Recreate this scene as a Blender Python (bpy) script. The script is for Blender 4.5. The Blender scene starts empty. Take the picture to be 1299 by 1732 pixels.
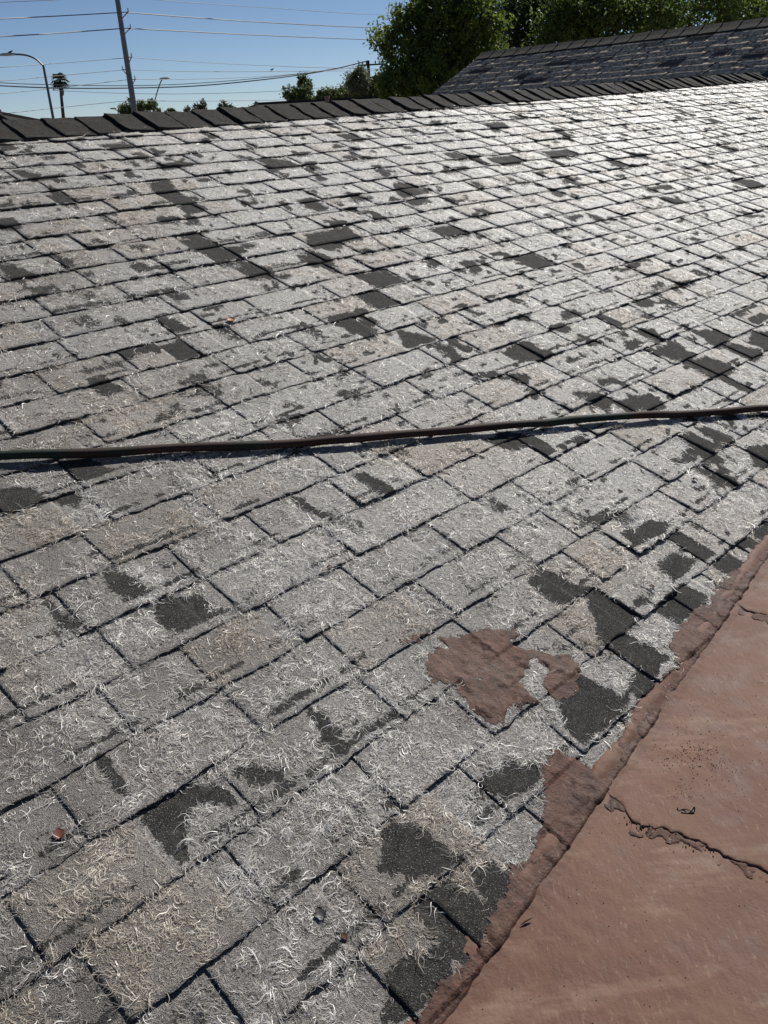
import bpy, bmesh, math, random
import numpy as np
from mathutils import Vector, Matrix
R = math.radians
sc = bpy.context.scene
LENS = 41.1962
CAM_ROWS = [[0.998404, -0.023338, -0.051436], [-0.056483, -0.412529, -0.909192], [0.0, 0.910645, -0.413189]]
D1 = [0.71636, 0.69773, 0.0]
D2 = [-0.661318, 0.678976, 0.318826]
NN = [0.222455, -0.228394, 0.947813]
RED_C0 = [0.052, 0.9313, -1.286]
RED_L = [0.623899, 0.780396, 0.041621]
RED_H = [0.781073, -0.62444, 0.0]
RED_N = [-0.02599, -0.032509, 0.999133]
BARE = [[(0.814, 1.176), (0.866, 1.179), (0.91, 1.15), (0.891, 1.101), (0.846, 1.093), (0.8, 1.103), (0.792, 1.147)], [(0.776, 1.323), (0.804, 1.304), (0.816, 1.226), (0.795, 1.227), (0.767, 1.26)], [(0.63, 1.316), (0.63, 1.279), (0.65, 1.223), (0.63, 1.202), (0.627, 1.261)], [(0.515, 0.758), (0.617, 0.751), (0.642, 0.728), (0.646, 0.679), (0.613, 0.715), (0.575, 0.718), (0.541, 0.693), (0.514, 0.644), (0.507, 0.678)], [(0.51, 0.906), (0.519, 0.894), (0.508, 0.808), (0.503, 0.82)], [(0.893, 0.759), (0.912, 0.727), (0.899, 0.676), (0.879, 0.644), (0.878, 0.671)], [(0.731, 0.722), (0.745, 0.673), (0.71, 0.695), (0.691, 0.73)], [(0.826, 0.473), (0.882, 0.435), (0.882, 0.404), (0.891, 0.342), (0.839, 0.355), (0.798, 0.384), (0.767, 0.422), (0.802, 0.438)], [(0.763, 0.33), (0.794, 0.331), (0.794, 0.226), (0.761, 0.215), (0.753, 0.248), (0.756, 0.278)], [(0.804, 0.337), (0.848, 0.323), (0.865, 0.237), (0.865, 0.219), (0.802, 0.223)], [(0.899, 0.311), (0.937, 0.295), (0.947, 0.258), (0.904, 0.228), (0.868, 0.23), (0.876, 0.269)], [(0.669, 0.276), (0.737, 0.26), (0.743, 0.238), (0.724, 0.222), (0.673, 0.218), (0.654, 0.218), (0.602, 0.24), (0.638, 0.255)], [(1.053, 0.42), (1.141, 0.413), (1.17, 0.374), (1.142, 0.36), (1.066, 0.368)], [(1.72, 0.62), (1.756, 0.614), (1.761, 0.489), (1.607, 0.485), (1.601, 0.503), (1.656, 0.547), (1.686, 0.591)], [(1.615, 0.735), (1.694, 0.744), (1.708, 0.707), (1.714, 0.634), (1.609, 0.636)], [(1.826, 0.481), (1.974, 0.482), (1.988, 0.424), (1.957, 0.407), (1.886, 0.421), (1.826, 0.405)], [(1.611, 0.482), (1.674, 0.476), (1.685, 0.368), (1.633, 0.375), (1.61, 0.347)], [(2.004, 0.568), (2.08, 0.568), (2.096, 0.52), (2.031, 0.514), (1.961, 0.524)], [(1.461, 0.476), (1.466, 0.436), (1.487, 0.357), (1.446, 0.346), (1.301, 0.353), (1.33, 0.432), (1.419, 0.442)], [(1.567, 0.391), (1.617, 0.377), (1.603, 0.343), (1.524, 0.336), (1.523, 0.352)], [(2.14, 0.479), (2.226, 0.475), (2.227, 0.406), (2.132, 0.427)], [(2.259, 0.484), (2.37, 0.475), (2.336, 0.434)], [(2.016, 0.699), (2.138, 0.694), (2.186, 0.655), (2.125, 0.64), (2.008, 0.654)], [(2.384, 0.476), (2.508, 0.476), (2.495, 0.429), (2.399, 0.425)], [(2.687, 0.9), (2.755, 0.891), (2.746, 0.839), (2.761, 0.778), (2.644, 0.777)], [(2.793, 0.896), (2.85, 0.864), (2.859, 0.775), (2.778, 0.78)], [(2.574, 0.768), (2.6, 0.63), (2.568, 0.635), (2.556, 0.752)], [(2.852, 0.726), (2.947, 0.68), (2.945, 0.632), (2.79, 0.642)], [(3.224, 1.17), (3.388, 1.159), (3.409, 1.042), (3.206, 1.043)], [(3.193, 1.29), (3.37, 1.326), (3.387, 1.29), (3.332, 1.239), (3.363, 1.192), (3.224, 1.17)], [(3.555, 1.171), (3.633, 1.174), (3.669, 1.044), (3.567, 1.039)], [(2.643, 1.605), (2.731, 1.615), (2.749, 1.591), (2.717, 1.555), (2.746, 1.49), (2.651, 1.487), (2.566, 1.543), (2.568, 1.591)], [(2.569, 1.272), (2.695, 1.184), (2.568, 1.176)], [(2.657, 1.159), (2.855, 1.114), (2.823, 1.027), (2.665, 1.081)], [(3.173, 1.479), (3.23, 1.475), (3.211, 1.433)], [(3.111, 1.398), (3.213, 1.405), (3.217, 1.37), (3.097, 1.352)], [(3.281, 1.468), (3.372, 1.427), (3.321, 1.338), (3.27, 1.345)], [(3.543, 1.349), (3.624, 1.294), (3.63, 1.193), (3.544, 1.177)], [(3.809, 1.167), (3.947, 1.146), (3.887, 1.072), (3.734, 1.047), (3.729, 1.129)], [(1.166, 2.082), (1.211, 2.074), (1.232, 1.987), (1.166, 1.985)], [(0.702, 1.736), (0.791, 1.683), (0.781, 1.634), (0.685, 1.639), (0.663, 1.653)], [(0.799, 1.631), (0.876, 1.62), (0.85, 1.591)], [(2.314, 1.895), (2.342, 1.882), (2.401, 1.784), (2.24, 1.783)], [(1.539, 1.315), (1.572, 1.309), (1.584, 1.193), (1.534, 1.204)], [(1.323, 1.332), (1.343, 1.299), (1.343, 1.22), (1.319, 1.264)], [(3.034, 3.605), (3.132, 3.629), (3.206, 3.476), (2.957, 3.447)], [(2.817, 3.077), (2.933, 3.083), (2.908, 2.943), (2.811, 2.973)], [(2.571, 2.723), (2.834, 2.724), (2.795, 2.619), (2.631, 2.569), (2.511, 2.587)], [(2.395, 2.566), (2.505, 2.57), (2.509, 2.461), (2.388, 2.446)], [(2.075, 2.567), (2.18, 2.568), (2.183, 2.433), (2.084, 2.444)], [(3.51, 3.116), (3.643, 3.099), (3.631, 2.97), (3.43, 2.95)], [(3.4, 2.908), (3.557, 2.93), (3.55, 2.865), (3.388, 2.838)], [(2.119, 2.064), (2.173, 2.091), (2.238, 2.083), (2.228, 1.934), (2.143, 1.949)], [(2.27, 2.084), (2.288, 1.973), (2.221, 1.967)], [(2.97, 2.354), (2.968, 2.269), (2.878, 2.258)], [(3.067, 2.251), (3.146, 2.248), (3.112, 2.148), (3.031, 2.135)], [(3.649, 2.887), (3.763, 2.803), (3.641, 2.796)], [(4.547, 3.335), (4.784, 3.306), (4.783, 3.175), (4.594, 3.155), (4.487, 3.19)], [(4.302, 3.461), (4.505, 3.333), (4.258, 3.345)], [(3.566, 3.309), (3.659, 3.277), (3.57, 3.207)], [(3.144, 3.088), (3.229, 3.048), (3.15, 3.021)], [(2.775, 2.837), (2.874, 2.783), (2.777, 2.757)], [(5.11, 3.328), (5.351, 3.326), (5.397, 3.21), (5.058, 3.191)], [(5.847, 3.165), (6.054, 3.011), (5.879, 3.037)], [(4.807, 2.979), (4.913, 2.828), (4.809, 2.845)], [(5.42, 2.645), (5.528, 2.606), (5.507, 2.505), (5.403, 2.533)], [(6.069, 2.825), (6.201, 2.675), (6.069, 2.73)], [(6.323, 2.491), (6.497, 2.471), (6.423, 2.326), (6.202, 2.328)], [(6.388, 2.618), (6.5, 2.627), (6.452, 2.542)], [(5.154, 2.459), (5.309, 2.405), (5.34, 2.326), (5.193, 2.339)], [(5.551, 2.134), (5.703, 1.988), (5.54, 2.019)], [(3.103, 1.703), (3.188, 1.701), (3.185, 1.655), (3.055, 1.656)], [(4.364, 2.45), (4.425, 2.343), (4.322, 2.341)], [(3.544, 1.633), (3.672, 1.617), (3.675, 1.565), (3.544, 1.571)], [(3.965, 1.261), (4.11, 1.261), (4.104, 1.219), (3.95, 1.206)], [(4.496, 2.808), (4.542, 2.7), (4.409, 2.671)], [(2.276, 3.479), (2.386, 3.49), (2.336, 3.335), (2.339, 3.115), (2.238, 3.104), (2.231, 3.363)], [(2.351, 3.969), (2.48, 3.952), (2.479, 3.882), (2.333, 3.886)], [(1.506, 2.917), (1.54, 2.882), (1.532, 2.797), (1.496, 2.79)], [(2.306, 3.774), (2.447, 3.76), (2.354, 3.714)], [(1.893, 4.099), (1.943, 3.99), (1.824, 3.959)], [(2.033, 3.771), (2.141, 3.77), (2.091, 3.703)], [(1.77, 3.778), (1.854, 3.661), (1.797, 3.603), (1.774, 3.681)], [(1.487, 3.273), (1.522, 3.262), (1.53, 3.157), (1.427, 3.15)], [(2.716, 3.79), (2.783, 3.749), (2.702, 3.705)], [(2.917, 3.73), (3.019, 3.635), (2.932, 3.636)], [(2.601, 3.262), (2.676, 3.257), (2.655, 3.185)], [(2.076, 2.912), (2.196, 2.916), (2.11, 2.837)], [(5.177, 3.861), (5.37, 3.858), (5.321, 3.737), (5.093, 3.712)], [(5.691, 3.716), (5.816, 3.657), (5.712, 3.608)], [(7.772, 3.953), (7.825, 3.681), (7.939, 3.865)], [(9.109, 4.022), (9.183, 3.863), (8.994, 3.866)], [(6.736, 3.55), (6.73, 3.366), (6.625, 3.385)], [(6.318, 4.077), (6.471, 3.954), (6.315, 3.959)], [(2.131, 1.23), (2.189, 1.16), (2.072, 1.151), (2.031, 1.229)], [(1.293, 2.878), (1.336, 2.878), (1.368, 2.772), (1.28, 2.766)]]
STRIP = [(-2.511, -0.233), (-2.511, -0.188), (-1.333, -0.028), (-0.323, 0.115), (0.558, 0.209), (0.638, 0.211), (0.699, 0.223), (0.747, 0.207), (0.807, 0.219), (0.859, 0.215), (0.888, 0.218), (0.962, 0.271), (1.017, 0.264), (1.037, 0.287), (1.086, 0.295), (1.124, 0.331), (1.169, 0.365), (1.232, 0.389), (1.267, 0.345), (1.274, 0.303), (1.352, 0.295), (1.405, 0.298), (1.469, 0.299), (1.543, 0.305), (1.633, 0.321), (1.687, 0.343), (1.747, 0.394), (1.804, 0.41), (1.856, 0.409), (1.886, 0.421), (1.957, 0.407), (2.069, 0.424), (2.11, 0.433), (2.149, 0.428), (2.227, 0.406), (2.263, 0.399), (2.384, 0.419), (2.875, 0.526), (3.717, 0.647), (5.063, 0.804), (5.063, 0.764)]
PATCH = [(1.216, 0.715), (1.262, 0.749), (1.289, 0.737), (1.363, 0.708), (1.403, 0.68), (1.449, 0.656), (1.446, 0.628), (1.41, 0.625), (1.436, 0.584), (1.444, 0.567), (1.459, 0.543), (1.484, 0.539), (1.504, 0.518), (1.499, 0.492), (1.469, 0.477), (1.41, 0.44), (1.353, 0.455), (1.295, 0.477), (1.244, 0.495), (1.203, 0.487), (1.172, 0.519), (1.183, 0.579), (1.204, 0.624), (1.188, 0.636), (1.164, 0.659), (1.182, 0.688), (1.193, 0.717)]
STREAK = [(1.179, 0.784), (1.263, 0.777), (1.259, 0.762), (1.198, 0.765)]
HOSE = [(-0.45, 2.44), (0.0, 2.23), (0.35, 2.065), (0.644, 1.927), (0.715, 1.889), (0.789, 1.852), (0.961, 1.769), (1.054, 1.729), (1.2, 1.668), (1.397, 1.57), (1.537, 1.508), (1.674, 1.449), (1.923, 1.353), (2.19, 1.245), (2.483, 1.129), (2.799, 0.996), (3.227, 0.811), (3.662, 0.623), (4.509, 0.262)]
REDS = {'seamA': [(0.563, 0.006), (0.549, 0.05), (0.525, 0.082), (0.512, 0.104), (0.526, 0.119), (0.532, 0.14), (0.536, 0.173), (0.534, 0.196), (0.532, 0.251), (0.533, 0.332), (0.535, 0.43)], 'seamB': [(1.369, 0.001), (1.351, 0.043), (1.346, 0.099), (1.344, 0.186)], 'spots': [(0.762, 0.075), (0.756, 0.109), (0.746, 0.144), (0.641, 0.133)], 'wire': [(0.596, 0.145), (0.592, 0.15), (0.599, 0.155), (0.6, 0.166), (0.601, 0.175), (0.61, 0.173), (0.597, 0.169), (0.59, 0.155)], 'bug': [(0.21, 0.027), (1.187, 0.111)], 'ext': [(0.254, 0.413), (-0.046, -0.028), (1.699, -0.003)]}
CREASE = [(0.687, 0.188), (2.37, 0.41)]
WIRES = {'upper_left_top': [(-24.503, 66.0, 12.309), (-23.651, 68.0, 12.602), (-20.991, 71.0, 12.916), (-17.814, 75.0, 13.398)], 'L1': [(-24.333, 63.0, 11.108), (-22.82, 65.0, 11.335), (-20.487, 70.0, 11.829), (-17.257, 75.0, 12.344)], 'L2': [(-24.573, 63.0, 10.145), (-23.051, 65.0, 10.341), (-20.699, 70.0, 10.795), (-17.306, 75.0, 11.306)], 'L3': [(-25.006, 63.0, 8.408), (-23.459, 65.0, 8.584), (-21.078, 70.0, 8.94), (-17.556, 75.0, 9.355)], 'L4': [(-25.197, 63.0, 7.64), (-23.647, 65.0, 7.775), (-21.237, 70.0, 8.163), (-17.693, 75.0, 8.563)], 'L5': [(-25.373, 63.0, 6.932), (-23.818, 65.0, 7.041), (-22.095, 69.0, 7.314), (-20.403, 71.0, 7.505), (-17.722, 75.0, 7.879)], 'R0': [(-17.356, 75.0, 13.526), (-15.192, 78.0, 13.35), (-7.77, 88.0, 13.43), (2.191, 98.0, 13.296), (20.729, 118.0, 13.749)], 'R1': [(-16.997, 75.0, 12.331), (-12.903, 81.0, 12.307), (-7.89, 88.0, 12.307), (1.841, 98.0, 12.198), (20.753, 118.0, 12.396)], 'R2': [(-17.044, 75.0, 11.293), (-13.044, 81.0, 11.309), (-7.997, 88.0, 11.307), (1.203, 98.0, 11.206), (20.777, 118.0, 11.09)], 'R3': [(-17.239, 75.0, 9.379), (-13.347, 81.0, 9.152), (-8.25, 88.0, 8.948), (-2.424, 94.0, 8.72), (20.831, 118.0, 8.119)], 'R4': [(-17.293, 75.0, 8.543), (-13.443, 81.0, 8.463), (-7.774, 88.0, 8.451), (-2.443, 94.0, 8.468), (20.827, 118.0, 8.375)], 'R5': [(-17.312, 75.0, 7.899), (-14.007, 81.0, 7.925), (-8.53, 90.0, 8.18), (-2.642, 102.0, 8.907), (0.35, 111.0, 9.601)], 'B1': [(-35.912, 90.0, 9.279), (-33.498, 92.0, 8.972), (-30.015, 94.0, 8.7), (-22.894, 97.0, 8.315), (-16.747, 100.0, 8.298), (-9.869, 104.0, 8.626), (-3.774, 108.0, 9.151), (0.634, 111.0, 9.884)], 'B2': [(-36.359, 91.0, 9.137), (-33.92, 93.0, 8.771), (-28.926, 95.0, 8.363), (-23.166, 98.0, 8.142), (-16.949, 101.0, 8.09), (-10.077, 104.0, 8.439), (-3.778, 108.0, 9.093), (1.04, 111.0, 9.982)], 'B3': [(-28.454, 91.0, 8.045), (-22.774, 96.0, 7.603), (-16.881, 100.0, 7.346), (-8.71, 105.0, 7.287), (-1.306, 110.0, 7.618), (1.463, 111.0, 8.047)], 'B4': [(-24.457, 60.0, 5.647), (-23.729, 64.0, 5.808), (-21.653, 70.0, 6.126), (-17.786, 75.0, 6.453)], 'B5': [(-17.651, 75.0, 6.446), (-13.75, 81.0, 6.277), (-7.377, 90.0, 6.158), (-0.591, 100.0, 6.272)], 'B6': [(-24.482, 60.0, 5.549), (-23.059, 62.0, 5.465), (-19.483, 66.0, 5.277), (-17.646, 70.0, 5.221), (-14.242, 75.0, 5.192), (-10.332, 80.0, 5.382), (-6.578, 85.0, 5.817), (1.691, 92.0, 6.024), (5.278, 96.0, 6.171)]}
BG = {'pole': [(-17.481, 75.0, 9.272), (-17.528, 75.0, 13.535), (-17.579, 75.0, 4.987)], 'br': [(-16.997, 75.0, 12.331), (-17.044, 75.0, 11.293), (-17.239, 75.0, 9.379), (-17.782, 75.0, 8.568), (-17.364, 75.0, 7.861)], 'lamp1': [(-16.187, 51.0, 5.224), (-16.186, 51.0, 7.722), (-16.466, 51.0, 7.98), (-16.791, 51.0, 8.158), (-17.136, 51.0, 8.243), (-17.552, 51.0, 8.277), (-17.917, 51.0, 8.269)], 'lamp1b': (-17.743, 51.0, 8.368), 'palm': [(-46.069, 150.0, 6.357), (-45.746, 150.0, 10.627), (-45.549, 150.0, 11.591)], 'lamp2': [(-17.54, 82.0, 5.166), (-17.495, 82.0, 6.074), (-16.972, 82.0, 7.173), (-16.433, 82.0, 8.08), (-16.182, 82.0, 8.112)], 'lamp3': [(-23.815, 95.0, 5.542), (-23.761, 95.0, 6.172), (-24.029, 95.0, 6.291), (-24.201, 95.0, 6.3)], 'util': [(1.104, 111.0, 5.323), (1.037, 111.0, 9.923), (0.295, 111.0, 9.782), (2.476, 111.0, 9.434)], 'bird': (-7.766, 88.0, 8.522), 'houseL': [(-8.188, 20.0, 4.806), (-5.594, 18.0, 4.864)], 'houseM': [(-2.256, 38.0, 5.025), (-1.411, 38.0, 5.15), (-0.614, 38.0, 4.962), (-1.039, 30.0, 5.063)]}
TREES = {'big1': [(0.999, 29.0, 6.659, 0.585), (0.741, 29.0, 6.337, 0.39), (1.183, 29.0, 6.922, 0.468), (1.924, 29.0, 7.035, 0.742), (1.631, 29.0, 6.061, 0.742), (2.868, 29.0, 7.138, 1.073), (2.675, 29.0, 6.086, 1.073), (1.114, 29.0, 5.385, 0.585), (3.719, 29.0, 6.493, 0.878), (2.127, 29.0, 5.175, 0.878), (3.386, 29.0, 7.703, 0.976), (2.198, 29.0, 7.615, 0.781), (0.72, 29.0, 5.246, 0.351), (3.188, 29.0, 5.437, 0.976), (1.436, 29.0, 5.526, 0.781)], 'big2': [(5.368, 34.0, 7.301, 1.373), (6.188, 34.0, 6.55, 1.144), (5.26, 34.0, 8.261, 1.373), (6.991, 34.0, 6.867, 1.144), (4.972, 34.0, 5.886, 1.373), (6.553, 34.0, 8.112, 1.373)], 'big3': [(6.536, 31.0, 7.301, 1.043), (7.827, 31.0, 7.078, 1.252), (7.243, 31.0, 7.819, 1.252), (8.92, 31.0, 7.184, 1.147), (6.009, 31.0, 6.523, 0.834), (7.306, 31.0, 6.458, 1.043)], 'big4': [(10.346, 32.0, 7.211, 1.292), (11.867, 32.0, 7.136, 1.292), (13.369, 32.0, 7.227, 1.507), (11.057, 32.0, 7.667, 1.292), (15.058, 32.0, 7.308, 1.507), (9.816, 32.0, 6.74, 1.077), (12.497, 32.0, 6.607, 1.077)], 'bushA': [(-22.05, 90.0, 6.215, 0.545), (-21.177, 90.0, 6.518, 0.545), (-20.396, 90.0, 6.279, 0.666), (-19.427, 90.0, 6.18, 0.606), (-18.775, 90.0, 5.797, 0.424), (-20.332, 90.0, 5.678, 0.727), (-21.701, 90.0, 5.698, 0.727)], 'conA': [(-17.686, 110.0, 6.766, 0.37), (-17.968, 110.0, 6.173, 0.592), (-18.501, 110.0, 5.713, 0.888), (-19.609, 110.0, 5.953, 0.444), (-19.185, 110.0, 5.625, 0.592)], 'roundA': [(-15.369, 110.0, 6.04, 0.666), (-15.816, 110.0, 5.697, 0.666), (-14.822, 110.0, 5.584, 0.592)], 'roundB': [(-12.618, 120.0, 5.958, 0.646), (-13.376, 120.0, 5.73, 0.565), (-12.064, 120.0, 5.663, 0.565)], 'roundC': [(-11.246, 125.0, 5.917, 0.589), (-10.577, 125.0, 5.743, 0.505)], 'roundD': [(-23.486, 120.0, 5.784, 0.646), (-24.088, 120.0, 5.681, 0.485)], 'treeB': [(-5.503, 85.0, 6.79, 0.744), (-6.248, 85.0, 6.548, 0.572), (-4.646, 85.0, 7.163, 0.515), (-4.869, 85.0, 6.385, 0.801), (-5.933, 85.0, 6.065, 0.801), (-4.529, 85.0, 6.134, 0.515), (-5.018, 85.0, 7.597, 0.4), (-5.435, 85.0, 5.852, 0.801)], 'bushB': [(-3.257, 90.0, 6.294, 0.787), (-3.822, 90.0, 6.075, 0.787), (-2.442, 90.0, 6.203, 0.727), (-1.777, 90.0, 6.317, 0.666), (-1.187, 90.0, 6.138, 0.606)], 'bushC': [(-0.963, 92.0, 6.564, 0.867), (-0.422, 92.0, 6.284, 0.991), (-1.559, 92.0, 6.038, 0.929), (0.257, 92.0, 6.401, 0.867)], 'treeC': [(-0.282, 80.0, 7.369, 0.754), (-0.503, 80.0, 6.946, 0.7), (0.213, 80.0, 7.56, 0.646), (0.304, 80.0, 6.687, 0.754), (-0.207, 80.0, 6.276, 0.646)], 'treeD': [(1.603, 80.0, 6.49, 0.969), (1.179, 80.0, 5.853, 0.915), (2.017, 80.0, 6.992, 0.861), (0.92, 80.0, 6.437, 0.538)]}
WING = [[2.134, 17.047, 0.8], [5.287, 12.776, 0.8]]
ITEMS = {'leafO': [(1.784, 2.205)], 'leafD': [(0.38, 0.812)], 'bits': [(1.216, 1.057), (0.631, 0.426), (0.636, 0.372), (2.478, 0.724), (0.756, 0.527), (1.884, 0.528)], 'nail': [(2.184, 0.442)]}

# ------------------------------------------------------------------ camera, sky, sun, exposure
CAM_Z = 4.6
SUN_AZ, SUN_EL = 30.0, 42.0          # degrees, azimuth clockwise from +Y
cd = bpy.data.cameras.new('camera'); cam = bpy.data.objects.new('camera', cd); sc.collection.objects.link(cam)
cd.sensor_fit = 'HORIZONTAL'; cd.sensor_width = 36; cd.lens = LENS; cd.clip_start = 0.05; cd.clip_end = 6000
r_, d_, f_ = [Vector(q) for q in CAM_ROWS]
mw = Matrix.Identity(4)
for i in range(3):
    mw[i][0], mw[i][1], mw[i][2] = r_[i], -d_[i], -f_[i]
mw[2][3] = CAM_Z
cam.matrix_world = mw
sc.camera = cam
w = bpy.data.worlds.new('World'); sc.world = w; w.use_nodes = True
nt = w.node_tree; nt.nodes.clear()
sky = nt.nodes.new('ShaderNodeTexSky'); sky.sky_type = 'NISHITA'; sky.sun_disc = False
sky.sun_elevation = R(SUN_EL); sky.sun_rotation = R(SUN_AZ); sky.altitude = 1500; sky.air_density = 0.65; sky.dust_density = 0.3; sky.ozone_density = 3.0
bgn = nt.nodes.new('ShaderNodeBackground'); bgn.inputs[1].default_value = 0.055
wo = nt.nodes.new('ShaderNodeOutputWorld')
nt.links.new(sky.outputs[0], bgn.inputs[0]); nt.links.new(bgn.outputs[0], wo.inputs[0])
sd = bpy.data.lights.new('sun', 'SUN'); sd.energy = 5.0; sd.angle = R(0.53); sd.color = (1, .965, .9)
so = bpy.data.objects.new('sun', sd); sc.collection.objects.link(so)
sdir = Vector((math.sin(R(SUN_AZ))*math.cos(R(SUN_EL)), math.cos(R(SUN_AZ))*math.cos(R(SUN_EL)), math.sin(R(SUN_EL))))
so.rotation_euler = sdir.to_track_quat('Z', 'Y').to_euler(); so.location = (0, 0, 30)
sc.view_settings.view_transform = 'Standard'; sc.view_settings.look = 'None'; sc.view_settings.gamma = 1
sc.view_settings.exposure = 0.34
# ------------------------------------------------------------------ helpers
rng = np.random.default_rng(7)
random.seed(7)
COL = sc.collection
D1, D2, NN = np.array(D1), np.array(D2), np.array(NN)
H = 1.42
CAM = np.array([0, 0, CAM_Z])
O = CAM - NN*H
def P(u, v, w_=0.0):
    u = np.asarray(u, float)[..., None]; v = np.asarray(v, float)[..., None]; w_ = np.asarray(w_, float)[..., None]
    return O + u*D1 + v*D2 + w_*NN
RC0, RL, RH, RN = np.array(RED_C0)+CAM, np.array(RED_L), np.array(RED_H), np.array(RED_N)
def Q(a, b, c=0.0):
    a = np.asarray(a, float)[..., None]; b = np.asarray(b, float)[..., None]; c = np.asarray(c, float)[..., None]
    return RC0 + a*RL + b*RH + c*RN
def vnoise(x, y, seed=0):
    x = np.asarray(x, float); y = np.asarray(y, float)
    xi, yi = np.floor(x).astype(np.int64), np.floor(y).astype(np.int64); fx, fy = x-xi, y-yi
    fx = fx*fx*(3-2*fx); fy = fy*fy*(3-2*fy)
    def h(a, b):
        n = (a*374761393 + b*668265263 + seed*974634777) & 0xffffffff
        n = ((n ^ (n >> 13))*1274126177) & 0xffffffff
        return ((n ^ (n >> 16)) & 0xffff)/65535.0
    return (h(xi, yi)*(1-fx)+h(xi+1, yi)*fx)*(1-fy) + (h(xi, yi+1)*(1-fx)+h(xi+1, yi+1)*fx)*fy
def fbm(x, y, seed=0, o=3):
    s = 0; a = 1; t = 0
    for i in range(o):
        s = s + a*vnoise(np.asarray(x)*2**i, np.asarray(y)*2**i, seed+i*17); t += a; a *= .5
    return s/t
def sstep(x, a, b):
    t = np.clip((x-a)/(b-a), 0, 1); return t*t*(3-2*t)
def sdf(px, py, poly):          # >0 inside
    poly = np.array(poly); n = len(poly); d = np.full(px.shape, 1e9); ins = np.zeros(px.shape, bool)
    for i in range(n):
        a = poly[i]; b = poly[(i+1) % n]; e = b-a
        t = np.clip(((px-a[0])*e[0]+(py-a[1])*e[1])/(e@e+1e-12), 0, 1)
        d = np.minimum(d, (px-a[0]-t*e[0])**2+(py-a[1]-t*e[1])**2)
        c = ((a[1] > py) != (b[1] > py))
        with np.errstate(divide='ignore', invalid='ignore'):
            xi = (b[0]-a[0])*(py-a[1])/(b[1]-a[1])+a[0]
        ins ^= c & (px < xi)
    return np.where(ins, 1, -1)*np.sqrt(d)
def mesh_np(name, V, F, mat, parent=None, attrs=None, smooth=False, mats=None):
    """V (n,3); F (m,4) quads or list of faces"""
    me = bpy.data.meshes.new(name)
    V = np.asarray(V, np.float32)
    if isinstance(F, np.ndarray):
        k = F.shape[1]; me.vertices.add(len(V)); me.vertices.foreach_set('co', V.ravel())
        me.loops.add(F.size); me.loops.foreach_set('vertex_index', F.astype(np.int32).ravel())
        me.polygons.add(len(F)); me.polygons.foreach_set('loop_start', np.arange(0, F.size, k, dtype=np.int32))
        me.update(calc_edges=True)
    else:
        me.from_pydata(V.tolist(), [], F); me.update()
    if attrs:
        for a, val in attrs.items():
            at = me.attributes.new(a, 'FLOAT', 'POINT'); at.data.foreach_set('value', np.asarray(val, np.float32))
    if smooth: me.polygons.foreach_set('use_smooth', np.ones(len(me.polygons), bool))
    o = bpy.data.objects.new(name, me); COL.objects.link(o)
    for m in (mat if isinstance(mat, (list, tuple)) else [mat]): me.materials.append(m)
    if parent is not None:
        o.parent = parent; o.matrix_parent_inverse = Matrix.Translation(-Vector(parent.location)) if parent.rotation_euler[2] == 0 else parent.matrix_basis.inverted()
    return o
def tag(o, label=None, cat=None, group=None, kind=None):
    if label: o['label'] = label
    if cat: o['category'] = cat
    if group: o['group'] = group
    if kind: o['kind'] = kind
    return o
def empty(name, loc, label, cat, group=None):
    o = bpy.data.objects.new(name, None); COL.objects.link(o); o.location = loc; o.empty_display_size = .1
    return tag(o, label, cat, group)
class G:            # mesh collector for plain shapes
    def __init__(s): s.v = []; s.f = []
    def quad(s, *p):
        b = len(s.v); s.v += [tuple(q) for q in p]; s.f.append(tuple(range(b, b+len(p))))
    def box(s, c, sx, sy, sz, az=0.0):
        ca, sa = math.cos(az), math.sin(az); b = len(s.v)
        for z in (-.5, .5):
            for x, y in ((-.5, -.5), (.5, -.5), (.5, .5), (-.5, .5)):
                X, Y = x*sx, y*sy; s.v.append((c[0]+X*ca-Y*sa, c[1]+X*sa+Y*ca, c[2]+z*sz))
        s.f += [(b, b+3, b+2, b+1), (b+4, b+5, b+6, b+7), (b, b+1, b+5, b+4), (b+1, b+2, b+6, b+5), (b+2, b+3, b+7, b+6), (b+3, b, b+4, b+7)]
    def tube(s, pts, rad, n=8, cap=True):
        pts = [Vector(p) for p in pts]; rad = rad if hasattr(rad, '__len__') else [rad]*len(pts); b = len(s.v)
        up = Vector((0, 0, 1))
        for i, p in enumerate(pts):
            t = (pts[min(i+1, len(pts)-1)]-pts[max(i-1, 0)]).normalized()
            a = t.cross(up)
            if a.length < .05: a = t.cross(Vector((0, 1, 0)))
            a.normalize(); c = t.cross(a)
            for j in range(n):
                an = 2*math.pi*j/n; s.v.append(tuple(p+(a*math.cos(an)+c*math.sin(an))*rad[i]))
        for i in range(len(pts)-1):
            for j in range(n):
                s.f.append((b+i*n+j, b+i*n+(j+1) % n, b+(i+1)*n+(j+1) % n, b+(i+1)*n+j))
        if cap:
            s.f.append(tuple(b+j for j in range(n))[::-1]); s.f.append(tuple(b+(len(pts)-1)*n+j for j in range(n)))
    def build(s, name, mat, parent=None, smooth=False): return mesh_np(name, np.array(s.v), s.f, mat, parent, smooth=smooth)
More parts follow.
